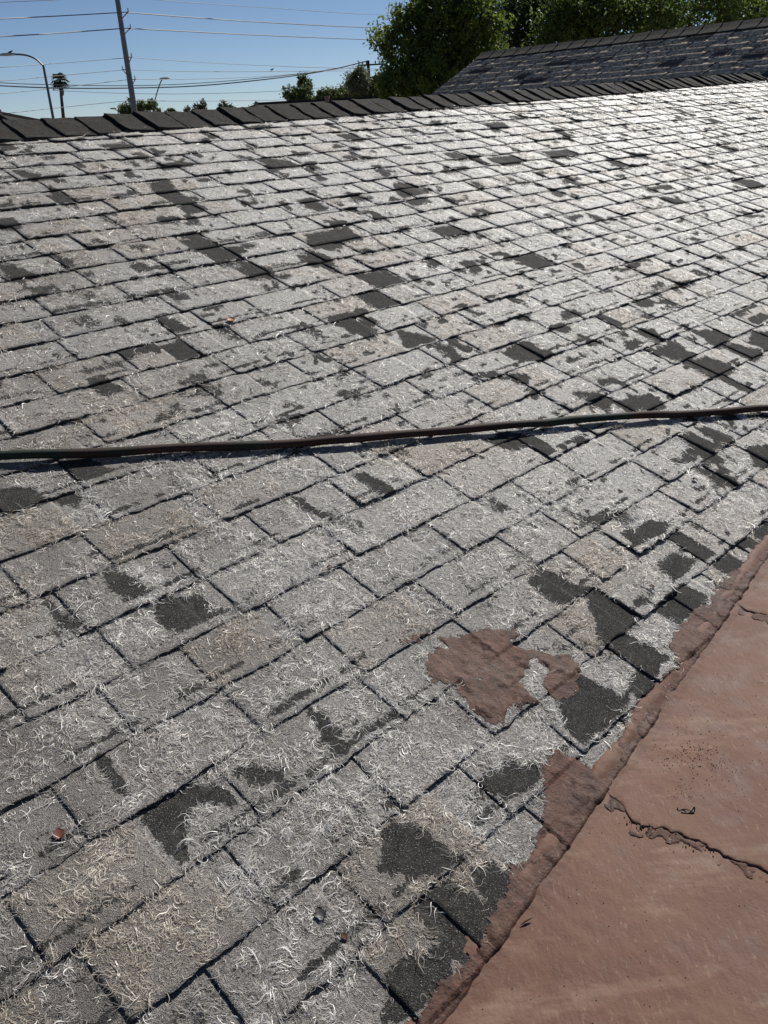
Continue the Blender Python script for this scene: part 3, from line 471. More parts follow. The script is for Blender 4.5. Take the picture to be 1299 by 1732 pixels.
# ------------------------------------------------------------------ ridge caps
apex0 = .145
def cap_mesh(seed):
    rr = random.Random(seed); Lc = .235; cs = []
    prof = [(-.185, 0), (-.12, .001), (-.06, .005), (-.025, .013), (0, .017), (.025, .013), (.06, .005), (.12, .001), (.185, 0)]
    return prof, Lc
caps = []
ang_back = 2*math.asin(abs(D2[2]))    # angle between the two slopes
BACKH = np.array([D2[0], D2[1], 0])/np.linalg.norm([D2[0], D2[1]])
DB = BACKH*math.cos(R(18.6))-np.array([0, 0, 1])*math.sin(R(18.6))    # down the far slope
NB = BACKH*math.sin(R(18.6))+np.array([0, 0, 1])*math.cos(R(18.6))
UPV = NN+NB; UPV /= np.linalg.norm(UPV)
CAPSP = .183
ncap = int((UMAX-.1-.3)/CAPSP)
for i in range(-6, ncap):
    rr = random.Random(100+i)
    u0 = 2.002-9*CAPSP+i*CAPSP+rr.uniform(-.008, .008)
    if u0 > UMAX-.25 or u0 < UMIN: continue
    g = G(); Lc = .30; na = 7; lift = .026+rr.uniform(-.009, .009); sk = rr.uniform(-.01, .01)
    xs = [-.19, -.15, -.10, -.055, -.022, 0, .022, .055, .10, .15, .20]
    crown = [0, .003, .008, .014, .021, .023, .021, .016, .008, .003, 0]
    rows = []
    for j in range(na+1):
        t = j/na; u = u0+t*Lc; va = float(ridge_v(u))+apex0; row = []
        base = P(u, va)
        for x, c in zip(xs, crown):
            jit = rr.uniform(-.0022, .0022)
            w_ = lift*(1-t)+.006*t+c*.9
            ed = .006*rr.uniform(-1, 1) if j == 0 else 0
            p = base+(D2*x if x < 0 else DB*x)+(NN if x < -.03 else NB if x > .03 else UPV)*(w_+jit)
            if j == 0: p = p+D1*(abs(x)*.10+ed+sk)
            row.append(p)
        rows.append(row)
    nx = len(xs); V_ = [p for r in rows for p in r]; F_ = []
    for j in range(na):
        for q in range(nx-1): b0 = j*nx+q; F_.append((b0, b0+1, b0+nx+1, b0+nx))
    # thickness: butt face and the two lower edges, and the underside
    th = .013; nb = len(V_)
    V_ += [p-UPV*th for r in rows for p in r]
    for j in range(na):
        for q in range(nx-1): b0 = nb+j*nx+q; F_.append((b0, b0+nx, b0+nx+1, b0+1))
    for q in range(nx-1): F_.append((q, nb+q, nb+q+1, q+1)); e = na*nx+q; F_.append((e, e+1, nb+e+1, nb+e))
    for j in range(na):
        a0 = j*nx; F_.append((a0, a0+nx, nb+a0+nx, nb+a0)); a1 = j*nx+nx-1; F_.append((a1, nb+a1, nb+a1+nx, a1+nx))
    caps.append(mesh_np('ridge_cap', np.array(V_), F_, M_CAP, house))
# far slope of this house
M_BACK = m_simple('grey_shingle_plain', (.06, .058, .056), .9, .2, var=.5, scale=60, bump=.5)
uu = np.linspace(UMIN, UMAX, 40); g = G()
for a, b in zip(uu[:-1], uu[1:]):
    pa, pb = P(a, ridge_v(a)+apex0, -.004), P(b, ridge_v(b)+apex0, -.004)
    g.quad(pa, pb, pb+DB*3.6, pa+DB*3.6); g.quad(pa-UPV*.15, pa+DB*3.6-UPV*.15, pb+DB*3.6-UPV*.15, pb-UPV*.15)
    g.quad(pa+DB*3.6, pb+DB*3.6, pb+DB*3.6-UPV*.15, pa+DB*3.6-UPV*.15)
g.build('back_roof', M_BACK, house)
# ------------------------------------------------------------------ red coated flat roof
A0, A1, B1 = -4.0, 9.0, 4.2
def seam_a(path, b, default):
    p = np.array(path); o = np.argsort(p[:, 1]); return np.interp(b, p[o, 1], p[o, 0])
def red_h(a, b):
    return .006*(fbm(a*2.3, b*2.3, 61)-.5)+.0022*(fbm(a*9, b*9, 62, 3)-.5)+.0012*(fbm(a*60, b*60, 63, 2)-.5)
def red_grid(a0, a1, st, b0, b1, stb):
    aa = np.arange(a0, a1+st*.5, st); bb = np.arange(b0, b1+stb*.5, stb); return np.meshgrid(aa, bb, indexing='ij')
aa = np.unique(np.r_[np.arange(A0, -.6, .1), np.arange(-.6, 2.4, .008), np.arange(2.4, A1, .06)]); bb = np.unique(np.r_[np.arange(-.02, .62, .008), np.arange(.62, B1, .08)])
AA, BB = np.meshgrid(aa, bb, indexing='ij'); hh = red_h(AA, BB)
ii = np.arange(AA.size).reshape(AA.shape); ff = np.stack([ii[:-1, :-1], ii[1:, :-1], ii[1:, 1:], ii[:-1, 1:]], -1).reshape(-1, 4)
deck = mesh_np('flat_roof', Q(AA, BB, hh).reshape(-1, 3), ff, M_RED, house, smooth=True)
tag(deck, 'low flat roof coated in dusty terracotta red')
def seam(path, ext, seed):
    b_ = np.arange(0.0, ext, .004); p = np.array(path); o = np.argsort(p[:, 1]); ac = np.interp(b_, p[o, 1], p[o, 0])
    rough = np.interp(b_, [0, .06, .09, .30, .38, 5], [.3, .5, 1.6, .9, .25, .2])
    ac = ac+(fbm(b_*70, b_*0+seed, 71, 3)-.5)*.016*rough
    prof = np.array([-.0005, 0, .004, .012, .03, .07, .14]); hz = np.array([-.004, .0020, .0034, .0034, .0028, .0018, -.003])
    AA = ac[:, None]+prof[None]; BB = np.repeat(b_[:, None], len(prof), 1)
    hh = red_h(AA, BB)+hz[None]*(.8+.5*fbm(BB*25, AA*25, 72))+(fbm(AA*120, BB*120, 73, 2)-.5)*.0035*np.minimum(1, rough)[:, None]*np.exp(-(prof/.012)**2)[None]
    ii = np.arange(AA.size).reshape(AA.shape); ff = np.stack([ii[:-1, :-1], ii[1:, :-1], ii[1:, 1:], ii[:-1, 1:]], -1).reshape(-1, 4)
    o = mesh_np('lap_seam', Q(AA, BB, hh).reshape(-1, 3), ff, M_RED, house, smooth=False)
    return o
def crust(path, b0, b1, seed):
    p = np.array(path); o = np.argsort(p[:, 1]); BB, OF = np.meshgrid(np.arange(b0, b1, .0025), np.arange(-.030, .008, .0025), indexing='ij')
    AA = np.interp(BB, p[o, 1], p[o, 0])+OF; n_ = fbm(AA*55, BB*55, seed, 4); env = np.interp(BB, [0, .05, .075, .12, .30, .40, .9], [.25, .5, 1.25, .9, 1.0, .6, .3])
    sd_ = (n_-.50)+.16*env*np.exp(-((OF+.007)/(.010*env+.003))**2)-.10
    ii = np.arange(AA.size).reshape(AA.shape); ff = np.stack([ii[:-1, :-1], ii[1:, :-1], ii[1:, 1:], ii[:-1, 1:]], -1).reshape(-1, 4)
    used = np.arange(AA.size); rm = used; hh = red_h(AA, BB)-.0022+.0028*sstep(sd_, -.03, .03)+.0014*sstep(sd_, 0, .12)*(.2+1.3*fbm(AA*150, BB*150, seed+1, 2))
    mesh_np('seam_crust', Q(AA, BB, hh).reshape(-1, 3)[used], rm[ff].reshape(-1, 4), M_MASTIC, house, {'edge': (.15+.45*n_).ravel()[used]}, smooth=True)
crust(REDS['seamA'], .01, 1.2, 301); crust(REDS['seamB'], .0, .9, 305)
seam(REDS['seamA']+[(.54, B1)], B1, 1); seam(REDS['seamB']+[(1.345, B1)], B1, 2); seam([(2.16, 0), (2.16, B1)], B1, 3)
# crumbs of dried coating along the near seam
g = G(); rr = random.Random(4)
# ------------------------------------------------------------------ mastic brushed onto the shingles
def coat(name, poly, thick, seed, st=.004, holes=0.0, lab=None, uclip=(-9, 99)):
    p = np.array(poly); lo, hi = np.maximum(p.min(0)-.02, [uclip[0], -9]), np.minimum(p.max(0)+.02, [uclip[1], 99])
    U, V_ = np.meshgrid(np.arange(lo[0], hi[0], st), np.arange(lo[1]-.02, hi[1], st), indexing='ij')
    sd_ = sdf(U, V_, poly)+(fbm(U*38, V_*38, seed, 3)-.47)*.022+(fbm(U*120, V_*120, seed+1, 2)-.5)*.022
    if holes: sd_ = np.minimum(sd_, (holes-fbm(U*15, V_*15, seed+5, 5))*.16)
    hraw = height(U, V_); hs = hraw.copy()
    for _ in range(2):
        q = np.pad(hs, 1, mode='edge'); hs = (q[:-2, 1:-1]+q[2:, 1:-1]+q[1:-1, :-2]+q[1:-1, 2:]+q[1:-1, 1:-1])/5
    lump = sstep(fbm(U*26, V_*26, seed+9, 4), .5, .72)
    q = np.pad(hraw, 1, mode='edge'); hd_ = np.max([q[i:i+hraw.shape[0], j:j+hraw.shape[1]] for i in range(3) for j in range(3)], 0)
    w_ = np.maximum(hs, hd_)+.0004+sstep(sd_, 0, .02)*(.0006+thick*lump)+.0018*(fbm(U*130, V_*130, seed+3, 3)-.35)
    keep = (sd_ > 0) & (V_ > crease_v(U)-.04); kc = keep[:-1, :-1] & keep[1:, 1:] & keep[1:, :-1] & keep[:-1, 1:]
    ii = np.arange(U.size).reshape(U.shape); ff = np.stack([ii[:-1, :-1], ii[1:, :-1], ii[1:, 1:], ii[:-1, 1:]], -1)[kc]
    w_ = w_-1.2*np.clip(crease_v(U)-.006-.006*fbm(U*30, U*0, 7, 2)-V_, 0, 1)*(name == 'mastic_strip')
    ed_ = np.clip(1-sd_/.025, 0, 1)*.7+lump*.3
    used = np.unique(ff); rm = np.zeros(U.size, int); rm[used] = np.arange(len(used))
    o = mesh_np(name, P(U, V_, w_).reshape(-1, 3)[used], rm[ff].reshape(-1, 4), M_MASTIC, house, {'edge': ed_.ravel()[used]}, smooth=True)
    if lab: o['label'] = lab
    return o
aa = np.arange(-2.5, 7.5, .006); prof = np.array([-.034, -.030, -.022, -.012, -.004, .003, .010, .022, .040])
th_s = math.acos(max(-1, min(1, float(NN@RN))))
AA, BB = np.meshgrid(aa, prof, indexing='ij'); BB = BB*(1+.9*(fbm(AA*17, 0*AA+2, 66, 4)-.45)*(prof[None] < 0))
rise = np.where(BB < 0, -BB*math.tan(th_s), 0); hz = np.array([.001, .0080, .0110, .0125, .0105, .0070, .0050, .0022, -.002])[None]
hh = rise+hz*(.75+.5*fbm(AA*30, BB*30, 67))+(fbm(AA*110, BB*110, 68, 2)-.5)*.003+red_h(AA, np.maximum(BB, 0))
ii = np.arange(AA.size).reshape(AA.shape); ff = np.stack([ii[:-1, :-1], ii[1:, :-1], ii[1:, 1:], ii[:-1, 1:]], -1).reshape(-1, 4)
mesh_np('coating_bead', Q(AA, BB, hh).reshape(-1, 3), ff, M_RED, house, smooth=True)
strip = [(p[0], p[1]-.05) if i in (0, len(STRIP)-1) else (p[0], max(p[1], float(crease_v(p[0]))+.014+.014*abs(math.sin(i*2.3)))) for i, p in enumerate(STRIP)]
coat('mastic_strip', strip, .0035, 81, lab='ragged red mastic band brushed over the shingle edge', uclip=(-1.2, 4.5))
coat('mastic_patch', PATCH, .005, 91, holes=.66, lab='lumpy red mastic smear on three shingles')
coat('mastic_patch', STREAK, .002, 95, lab='thin brown mastic streak up slope of the smear')
# ------------------------------------------------------------------ walls under the roofs
g = G()
def wall(p, q, top, th=.2):
    p, q = np.array(p[:2]), np.array(q[:2]); d = q-p; L = np.linalg.norm(d); c = (p+q)/2
    g.box((c[0], c[1], top/2), L, th, top, math.atan2(d[1], d[0]))
qa, qb, qc, qd = Q(A0+.3, B1-.3), Q(A1-.3, B1-.3), Q(A0+.3, .2), Q(A1-.3, .2)
zt = min(qa[2], qb[2])-.08
wall(qa, qb, zt); wall(qa, qc, zt); wall(qb, qd, zt)
pa, pb = P(UMIN+.3, 4.28)+DB*3.2, P(UMAX-.3, 4.6)+DB*3.2
wall(pa, pb, pa[2]-.15); wall(pa, qc, min(pa[2], zt)-.1); wall(pb, qd, min(pa[2], zt)-.1)
g.build('wall', M_STUCCO, house)
# ------------------------------------------------------------------ the wing with darker shingles behind the ridge
WA, WB = np.array(WING[0])+CAM, np.array(WING[1])+CAM
wing = empty('neighbouring_house', (float(WA[0]+1.5), float(WA[1]), 0), 'low house behind the ridge with a dark grey streaky shingle roof under the big trees', 'house')
wd_ = (WB-WA)/np.linalg.norm(WB-WA); wh = np.array([wd_[1], -wd_[0], 0]); SL = R(26.5)
if wh[0] > 0: wh = -wh
WD = wh*math.cos(SL)-np.array([0, 0, 1])*math.sin(SL); WN = wh*math.sin(SL)+np.array([0, 0, 1])*math.cos(SL)
WD2 = -wh*math.cos(SL)-np.array([0, 0, 1])*math.sin(SL); WN2 = -wh*math.sin(SL)+np.array([0, 0, 1])*math.cos(SL)
WLEN = float(np.linalg.norm(WB-WA))*1.35; WS = 3.0
def m_wing():
    t = N('weathered_grey_shingle'); gc, gh = granules(t, (.09, .078, .066), (.22, .19, .16)); r = t.attr('rnd')
    n = t.noise(22, 4, .65); c = t.mix(t.rng(n, .36, .56), gc, (.78, .66, .52)); c = t.mix(t.rng(r, .72, .95), c, (.07, .068, .067))
    c = t.mix(t.rng(t.noise(45, 3, .6), .42, .6, .0, .6), c, (.10, .092, .085))
    return t.done(t.pbr(c, 1.0, .0, t.bump(n, .8, .006)))
M_WING = m_wing()
Vw, Fw, Rw = [], [], []; c_ = 0
rr = random.Random(12); ex = .165
nrow = int(WS/ex)
def slab(a0, a1, s0, s1, h0, h1, r):
    global c_
    aN = max(2, int((a1-a0)/.06)); ua = np.linspace(a0, a1, aN)
    jit = (vnoise(ua*40, s0*9+0*ua, 3)-.5)*.012
    top = [WA+wd_*x+WD*(s0)+WN*h0 for x in ua]; bot = [WA+wd_*x+WD*(s1+j)+WN*h1 for x, j in zip(ua, jit)]; low = [b-WN*(h1+.01) for b in bot]
    V_ = top+bot+low; Vw.append(np.array(V_)); n = aN
    for i in range(n-1):
        Fw.append([c_+i, c_+i+1, c_+n+i+1, c_+n+i]); Fw.append([c_+n+i, c_+n+i+1, c_+2*n+i+1, c_+2*n+i])
    # side faces
    Fw.append([c_, c_+n, c_+2*n, c_]) if False else None
    Rw.extend([r]*len(V_)); c_ += len(V_)
for j in range(nrow):
    slab(0, WLEN, j*ex, (j+1)*ex, .0, .014, .3)
    x = rr.uniform(-.2, 0)
    while x < WLEN:
        wd1 = rr.uniform(.18, .55); a0, a1 = max(0, x), min(WLEN, x+wd1)
        if a1-a0 > .05: slab(a0, a1, j*ex, (j+1)*ex, .010, .022+rr.uniform(0, .012), rr.random())
        x += wd1+rr.uniform(.03, .15)
mesh_np('shingle_field', np.concatenate(Vw), np.array(Fw), M_WING, wing, {'rnd': Rw})
g = G(); q0, q1 = WA-UPV*.02, WA+wd_*WLEN-UPV*.02
g.quad(q0, q1, q1+WD2*WS, q0+WD2*WS); g.quad(q0+WN*-.03, q0+WD*WS-WN*.03, q1+WD*WS-WN*.03, q1-WN*.03)
g.build('back_roof', M_BACK, wing)
# rake trim board down the gable edge
g = G(); c0, c1 = WA-wd_*.012-WN*.06, WA-wd_*.012+WD*WS-WN*.06
g.quad(c0+WN*.075, c1+WN*.075, c1-WN*.08, c0-WN*.08); g.quad(c0+WN*.075+wd_*.03, c0-WN*.08+wd_*.03, c1-WN*.08+wd_*.03, c1+WN*.075+wd_*.03); g.quad(c0+WN*.075, c0+WN*.075+wd_*.03, c1+WN*.075+wd_*.03, c1+WN*.075)
g.build('rake_board', m_simple('dark_trim', (.03, .03, .03), .7), wing)
x = -.02; i = 0
while x < WLEN-.1:
    V_, F_ = [], []; pr = [(-.17, 0), (-.07, .006), (0, .03), (.07, .006), (.17, 0)]
    for t, lf in ((0, .026), (1, .036)):
        for s_, c in pr:
            p = WA+wd_*(x+t*.33)+(WD*-s_ if s_ < 0 else WD2*s_)+(WN if s_ < 0 else WN2 if s_ > 0 else np.array([0, 0, 1.]))*(lf+c)
            V_.append(p)
    V_ += [p-np.array([0, 0, .022]) for p in V_[:10]]
    for q in range(4): F_.append((q, q+1, 6+q, 5+q)); F_.append((q, 10+q, 11+q, q+1)); F_.append((5+q, 6+q, 16+q, 15+q))
    F_ += [(0, 5, 15, 10), (4, 14, 19, 9)]
    mesh_np('ridge_cap', np.array(V_), F_, M_CAP, wing); x += .29; i += 1
g = G(); zt = float(WA[2]-math.sin(SL)*WS-.05)
e0, e1 = WA+WD*(WS-.4), WA+wd_*WLEN+WD*(WS-.4); f0_, f1_ = WA+WD2*(WS-.4), WA+wd_*WLEN+WD2*(WS-.4)
wall(e0, e1, zt); wall(f0_, f1_, zt); wall(e0, f0_, zt); wall(e1, f1_, zt)
for a, b, c in ((e0, f0_, WA), (e1, f1_, WA+wd_*WLEN)):
    g.quad((a[0], a[1], zt), (b[0], b[1], zt), (c[0], c[1], c[2]-.06))
g.build('wall', M_STUCCO, wing)
# ------------------------------------------------------------------ hose lying across the slope
hp = smooth_path([(p[0], p[1], 0) for p in HOSE], 520)
hu, hv = hp[:, 0]*(1-.020/H), hp[:, 1]*(1-.020/H)
t_ = np.linspace(0, 1, len(hu)); HR = .0125
hmax = height(hu, hv)
hs = np.full(len(hu), float(np.percentile(hmax, 75)))
liftp = .007*sstep(fbm(hu*3.1+3, hv*3.1, 77, 2), .40, .75)
hw = hs+HR+liftp+.001
pts = P(hu, hv, hw)
hose = None
def tube_np(name, pts, rad, n, mat, ru=None):
    T = np.gradient(pts, axis=0); T /= np.linalg.norm(T, axis=1)[:, None]; A_ = np.cross(T, NN); A_ /= np.linalg.norm(A_, axis=1)[:, None]; B_ = np.cross(A_, T)
    an = np.arange(n)*2*np.pi/n; rad = np.broadcast_to(rad, (len(pts),))
    V_ = pts[:, None]+(A_[:, None]*np.cos(an)[None, :, None]+B_[:, None]*np.sin(an)[None, :, None])*rad[:, None, None]
    m = len(pts); ii = np.arange(m*n).reshape(m, n); jj = np.roll(ii, -1, 1)
    F_ = np.stack([ii[:-1], jj[:-1], jj[1:], ii[1:]], -1).reshape(-1, 4)
    return mesh_np(name, V_.reshape(-1, 3), F_, mat, None, smooth=True)
def m_hose():
    t = N('dirty_hose_rubber'); n = t.noise(2.6, 2, .5, t.map(scale=(1, 1, .01))); f = t.noise(90, 4, .65)
    c = t.mix(t.rng(n, .47, .53, smooth=True), (.014, .024, .018), (.036, .018, .014))
    c = t.mix(t.rng(f, .55, .75, 0, .5), c, (.07, .045, .035))
    return t.done(t.pbr(c, .75, .2, t.bump(f, .4, .001)))
hose = tube_np('hose', pts, HR*(1+.06*np.sin(t_*90)), 14, m_hose())
tag(hose, 'dark brown and green hose lying straight across the white shingle slope', 'hose')
# ------------------------------------------------------------------ small litter on the roofs
def leaf_obj(name, u, v, size, az, curl, mat, label, cat, group=None):
    o_ = P(u, v, float(height(np.array([u]), np.array([v]))[0])+.0025); V_, F_ = [], []; n = 8
    rr = random.Random(int(u*1000)); th = .0006
    ca, sa = math.cos(az), math.sin(az)
    for lay in (0, 1):
        for i in range(n+1):
            t = i/n; wv = math.sin(math.pi*min(1, t*1.02))**.7*.42*(1+.25*math.sin(t*17+u*9))
            for j in (-1, -.5, 0, .5, 1):
                x = (t-.5)*size; y = j*wv*size; z = curl*size*(j*j*.9*wv+(t-.5)**2*1.1)+rr.uniform(0, .05)*size*abs(j)+lay*th
                V_.append(o_+D1*(x*ca-y*sa)+D2*(x*sa+y*ca)+NN*z)
    for lay in (0, 1):
        for i in range(n):
            for j in range(4):
                b = lay*(n+1)*5+i*5+j; F_.append((b, b+1, b+6, b+5))
    o = mesh_np(name, np.array(V_), F_, mat, smooth=True); return tag(o, label, cat, group)
M_LO = m_simple('dead_orange_leaf', (.42, .20, .10), .6, .3, var=.3, scale=120)
M_LR = m_simple('dead_red_leaf', (.10, .028, .018), .6, .3, var=.4, scale=150)
M_CH = m_simple('brown_chip', (.06, .028, .018), .8, .3, var=.4, scale=200)
M_BK = m_simple('black_scrap', (.008, .008, .008), .5, .4, var=.3, scale=200)
leaf_obj('dry_leaf', *ITEMS['leafO'][0], .034, .2, .45, M_LO, 'curled orange dry leaf on the shingles well above the hose, left of centre', 'leaf')
leaf_obj('dry_leaf', *ITEMS['leafD'][0], .023, 1.1, .12, M_LR, 'dark red torn leaf flat on a fuzzy shingle near the lower left corner', 'leaf')
labs = ['brown chip in the joint below a shingle butt, mid left of the slope', 'black twig scrap on a fuzzy shingle near the bottom edge', 'round brown chip beside a twig scrap near the bottom edge',
        'black scrap in a torn hole of a shingle right of centre below the hose', 'tiny brown chip at a shingle joint lower centre', 'dark chip on a white shingle just left of a bare black triangle']
szs = [(.014, .2, M_CH), (.024, .1, M_BK), (.013, .15, M_CH), (.020, .4, M_BK), (.010, .2, M_CH), (.016, .2, M_CH)]
for (u, v), lb, (s_, cu, mt) in zip(ITEMS['bits'], labs, szs): leaf_obj('roof_debris', u, v, s_, u*7, cu, mt, lb, 'debris', 'scraps of debris on the shingle slope')
# bent black wire on the red roof
wp = REDS['wire']; zz = [.004, .002, .003, .006, .004, .010, .003, .003]
wpts = smooth_path([Q(a, b, float(red_h(np.array([a]), np.array([b]))[0])+z) for (a, b), z in zip(wp, zz)], 50)
tag(tube_np('bent_wire', wpts, .0012, 6, M_BK), 'small bent black wire loop lying on the red roof right of the crack', 'wire')
b_ = REDS['bug'][0]; w2 = smooth_path([Q(b_[0]+dx, b_[1]+dy, .004) for dx, dy in ((-.012, -.004), (0, 0), (.011, .006))], 12)
tag(tube_np('twig', w2, np.sin(np.linspace(.3, 2.9, 12))*.0016, 6, M_CH), 'short brown twig on the red roof beside the lower shingle edge', 'twig')
# black grit scattered on the red roof
g = G(); rr = random.Random(8)
def pebble(c, r):
    b = len(g.v); 
    for dz, k in ((-.4, .7), (.3, 1), (1, .45)):
        for j in range(5):
            an = j*1.2566+rr.uniform(-.3, .3); q = r*k*rr.uniform(.7, 1.2); g.v.append(tuple(c+RL*math.cos(an)*q+RH*math.sin(an)*q+RN*dz*r))
    for l in (0, 1):
        for j in range(5): g.f.append((b+l*5+j, b+l*5+(j+1) % 5, b+l*5+5+(j+1) % 5, b+l*5+5+j))
    g.f.append(tuple(b+10+j for j in range(5)))
for (ca, cb), n, sp, rad in (((.755, .10), 150, .035, .0011), ((.75, .15), 90, .03, .001), ((.64, .14), 60, .018, .0009), ((.74, .24), 80, .06, .0008), ((.9, .12), 120, .10, .0009)):
    for _ in range(n):
        a, b = rr.gauss(ca, sp*1.0), rr.gauss(cb, sp*.8)
        if b < .02: continue
        pebble(Q(a, b, float(red_h(np.array([a]), np.array([b]))[0])), rad*rr.uniform(.35, 1.4))
for _ in range(420):
    a, b = rr.uniform(-.1, 1.6), rr.uniform(.01, .6); pebble(Q(a, b, float(red_h(np.array([a]), np.array([b]))[0])), .0009*rr.uniform(.4, 1.5))
for (a, b) in [(p[0]-.004, p[1]) for p in REDS['seamA'][2:9]]:
    for _ in range(14): pebble(Q(a+rr.gauss(0, .009), b+rr.uniform(-.03, .03), .0005), .0013*rr.uniform(.4, 1.5))
o = g.build('grit', m_simple('black_grit', (.03, .018, .014), .8, .3, var=.5, scale=300)); tag(o, 'black grit sprinkled over the red flat roof', 'grit', kind='stuff')
# ------------------------------------------------------------------ poles, lamps, wires
def V3(p): return np.array(p, float)
p0 = V3(BG['pole'][0]); pole = empty('transmission_pole', (float(p0[0]), 75, 0), 'tall grey steel transmission pole carrying the high wires, leaning slightly in the view', 'utility pole')
g = G(); g.tube([(p0[0], 75, 0), (p0[0], 75, 9), (p0[0], 75, 27)], [.27, .205, .12], 12); g.build('shaft', M_STEEL, pole)
def bracket(z, side, ln=.42):
    g = G(); x0 = p0[0]+side*.16; tip = p0[0]+side*(.16+ln)
    g.tube([(x0, 75, z-.35), (x0+side*ln*.6, 75, z-.12), (tip, 75, z)], .035, 6); g.tube([(x0, 75, z+.02), (tip, 75, z)], .03, 6)
    o = g.build('bracket', M_STEEL, pole)
    h = G()
    for i in range(4): h.tube([(tip, 75, z+.02+i*.07), (tip, 75, z+.06+i*.07)], .07-.008*i, 8)
    h.build('insulator', M_PORC, o)
for (x, y, z), s_, l_ in zip([V3(q) for q in BG['br']], (1, 1, 1, -1, 1), (.5, .5, .25, .25, .25)): bracket(z, s_, l_)
bracket(14.2, 1, .5)
def street_lamp(pts, r0, head_dir, label, bird=False):
    b = pts[0]; root = empty('street_lamp', (b[0], b[1], 0), label, 'street lamp', 'street lamps along the far road')
    g = G(); k = pts[1]; g.tube([(k[0], k[1], 0), (k[0], k[1], k[2]*.5), tuple(k)], [r0*1.4, r0*1.1, r0*.8], 10); g.build('pole', M_DARKMETAL, root)
    g = G(); ap = smooth_path([(k[0], k[1], k[2]-.05)]+[tuple(q) for q in pts[2:]], 16); g.tube([tuple(q) for q in ap], [r0*.6]*16, 8); g.build('arm', M_DARKMETAL, root)
    e = ap[-1]; g = G(); hd = head_dir; L_ = .75 if r0 > .06 else .5
    prof = [(-.15, .05, .06), (0, .10, .08), (.3, .15, .10), (.55, .13, .08), (.75, .05, .03)]
    b0 = len(g.v)
    for x, w_, h_ in prof:
        for yy, z_ in ((-1, 0), (-.7, 1), (.7, 1), (1, 0), (.6, -.5), (-.6, -.5)): g.v.append((e[0]+hd*(x-.3)*L_/.75, e[1]+yy*w_, e[2]+z_*h_))
    for i in range(4):
        for j in range(6): g.f.append((b0+i*6+j, b0+i*6+(j+1) % 6, b0+i*6+6+(j+1) % 6, b0+i*6+6+j))
    g.f.append(tuple(b0+j for j in range(6))); g.f.append(tuple(b0+24+j for j in range(6))); g.build('lamp_head', M_LAMPHEAD, root, smooth=True); return root
street_lamp([V3(q) for q in BG['lamp1']], .075, -1, 'street lamp with a long curved arm at the left edge, a bird on its head')
street_lamp([V3(BG['lamp2'][0]), V3(BG['lamp2'][1])]+[V3(q) for q in BG['lamp2'][2:]], .075, 1, 'street lamp with a straight slanting arm rising from the bush right of the steel pole')
street_lamp([V3(q) for q in BG['lamp3']], .06, -1, 'small far street lamp just left of the steel pole foot')
def bird(c, s_, label):
    g = G(); n = 8
    secs = [(-.5, .02, -.02), (-.3, .10, 0), (-.05, .2, .03), (.2, .19, .08), (.32, .11, .17), (.42, .12, .24), (.52, .07, .24), (.62, .01, .22)]
    b0 = 0
    for x, r, z in secs:
        for j in range(n):
            an = j*2*math.pi/n; g.v.append((c[0]+x*s_, c[1]+math.cos(an)*r*s_, c[2]+(z+math.sin(an)*r)*s_+.2*s_))
    for i in range(len(secs)-1):
        for j in range(n): g.f.append((i*n+j, i*n+(j+1) % n, (i+1)*n+(j+1) % n, (i+1)*n+j))
    for y in (-.06, .06): g.tube([(c[0], c[1]+y*s_, c[2]+.1*s_), (c[0]+.05*s_, c[1]+y*s_, c[2]-.05*s_)], .02*s_, 5)
    tag(g.build('bird', m_simple('dark_feathers', (.04, .04, .045), .8), smooth=True), label, 'bird')
bl = V3(BG['lamp1b']); bird((bl[0], bl[1], bl[2]-.05), .28, 'small dark bird perched on the curved street lamp')
bw = V3(BG['bird']); bird((bw[0], bw[1], bw[2]), .34, 'tiny dark bird sitting on a high wire')
u0, ut, ul, ur = [V3(q) for q in BG['util']]
up_ = empty('utility_pole', (float(u0[0]), 111, 0), 'dark wooden utility pole with a crossarm left of the big tree', 'utility pole')
g = G(); g.tube([(u0[0], 111, 0), (ut[0]+.03, 111, ut[2]+.1)], [.24, .17], 10); g.build('post', M_WOOD, up_)
g = G(); g.box(((ul[0]+ur[0])/2, 110.8, ut[2]-.35), 3.0, .14, .16); ca_ = g.build('crossarm', M_WOOD, up_)
for x in (-1.35, -.95, -.5, .5, .95, 1.35):
    g = G(); cx_ = (ul[0]+ur[0])/2+x; g.tube([(cx_, 110.8, ut[2]-.27), (cx_, 110.8, ut[2]-.12), (cx_, 110.8, ut[2]+.02)], [.05, .10, .06], 7); g.build('insulator', M_PORC, ca_)
g = G(); g.tube([(ut[0]+.35, 110.7, ut[2]-1.7), (ut[0]+.35, 110.7, ut[2]-.9)], .2, 10)
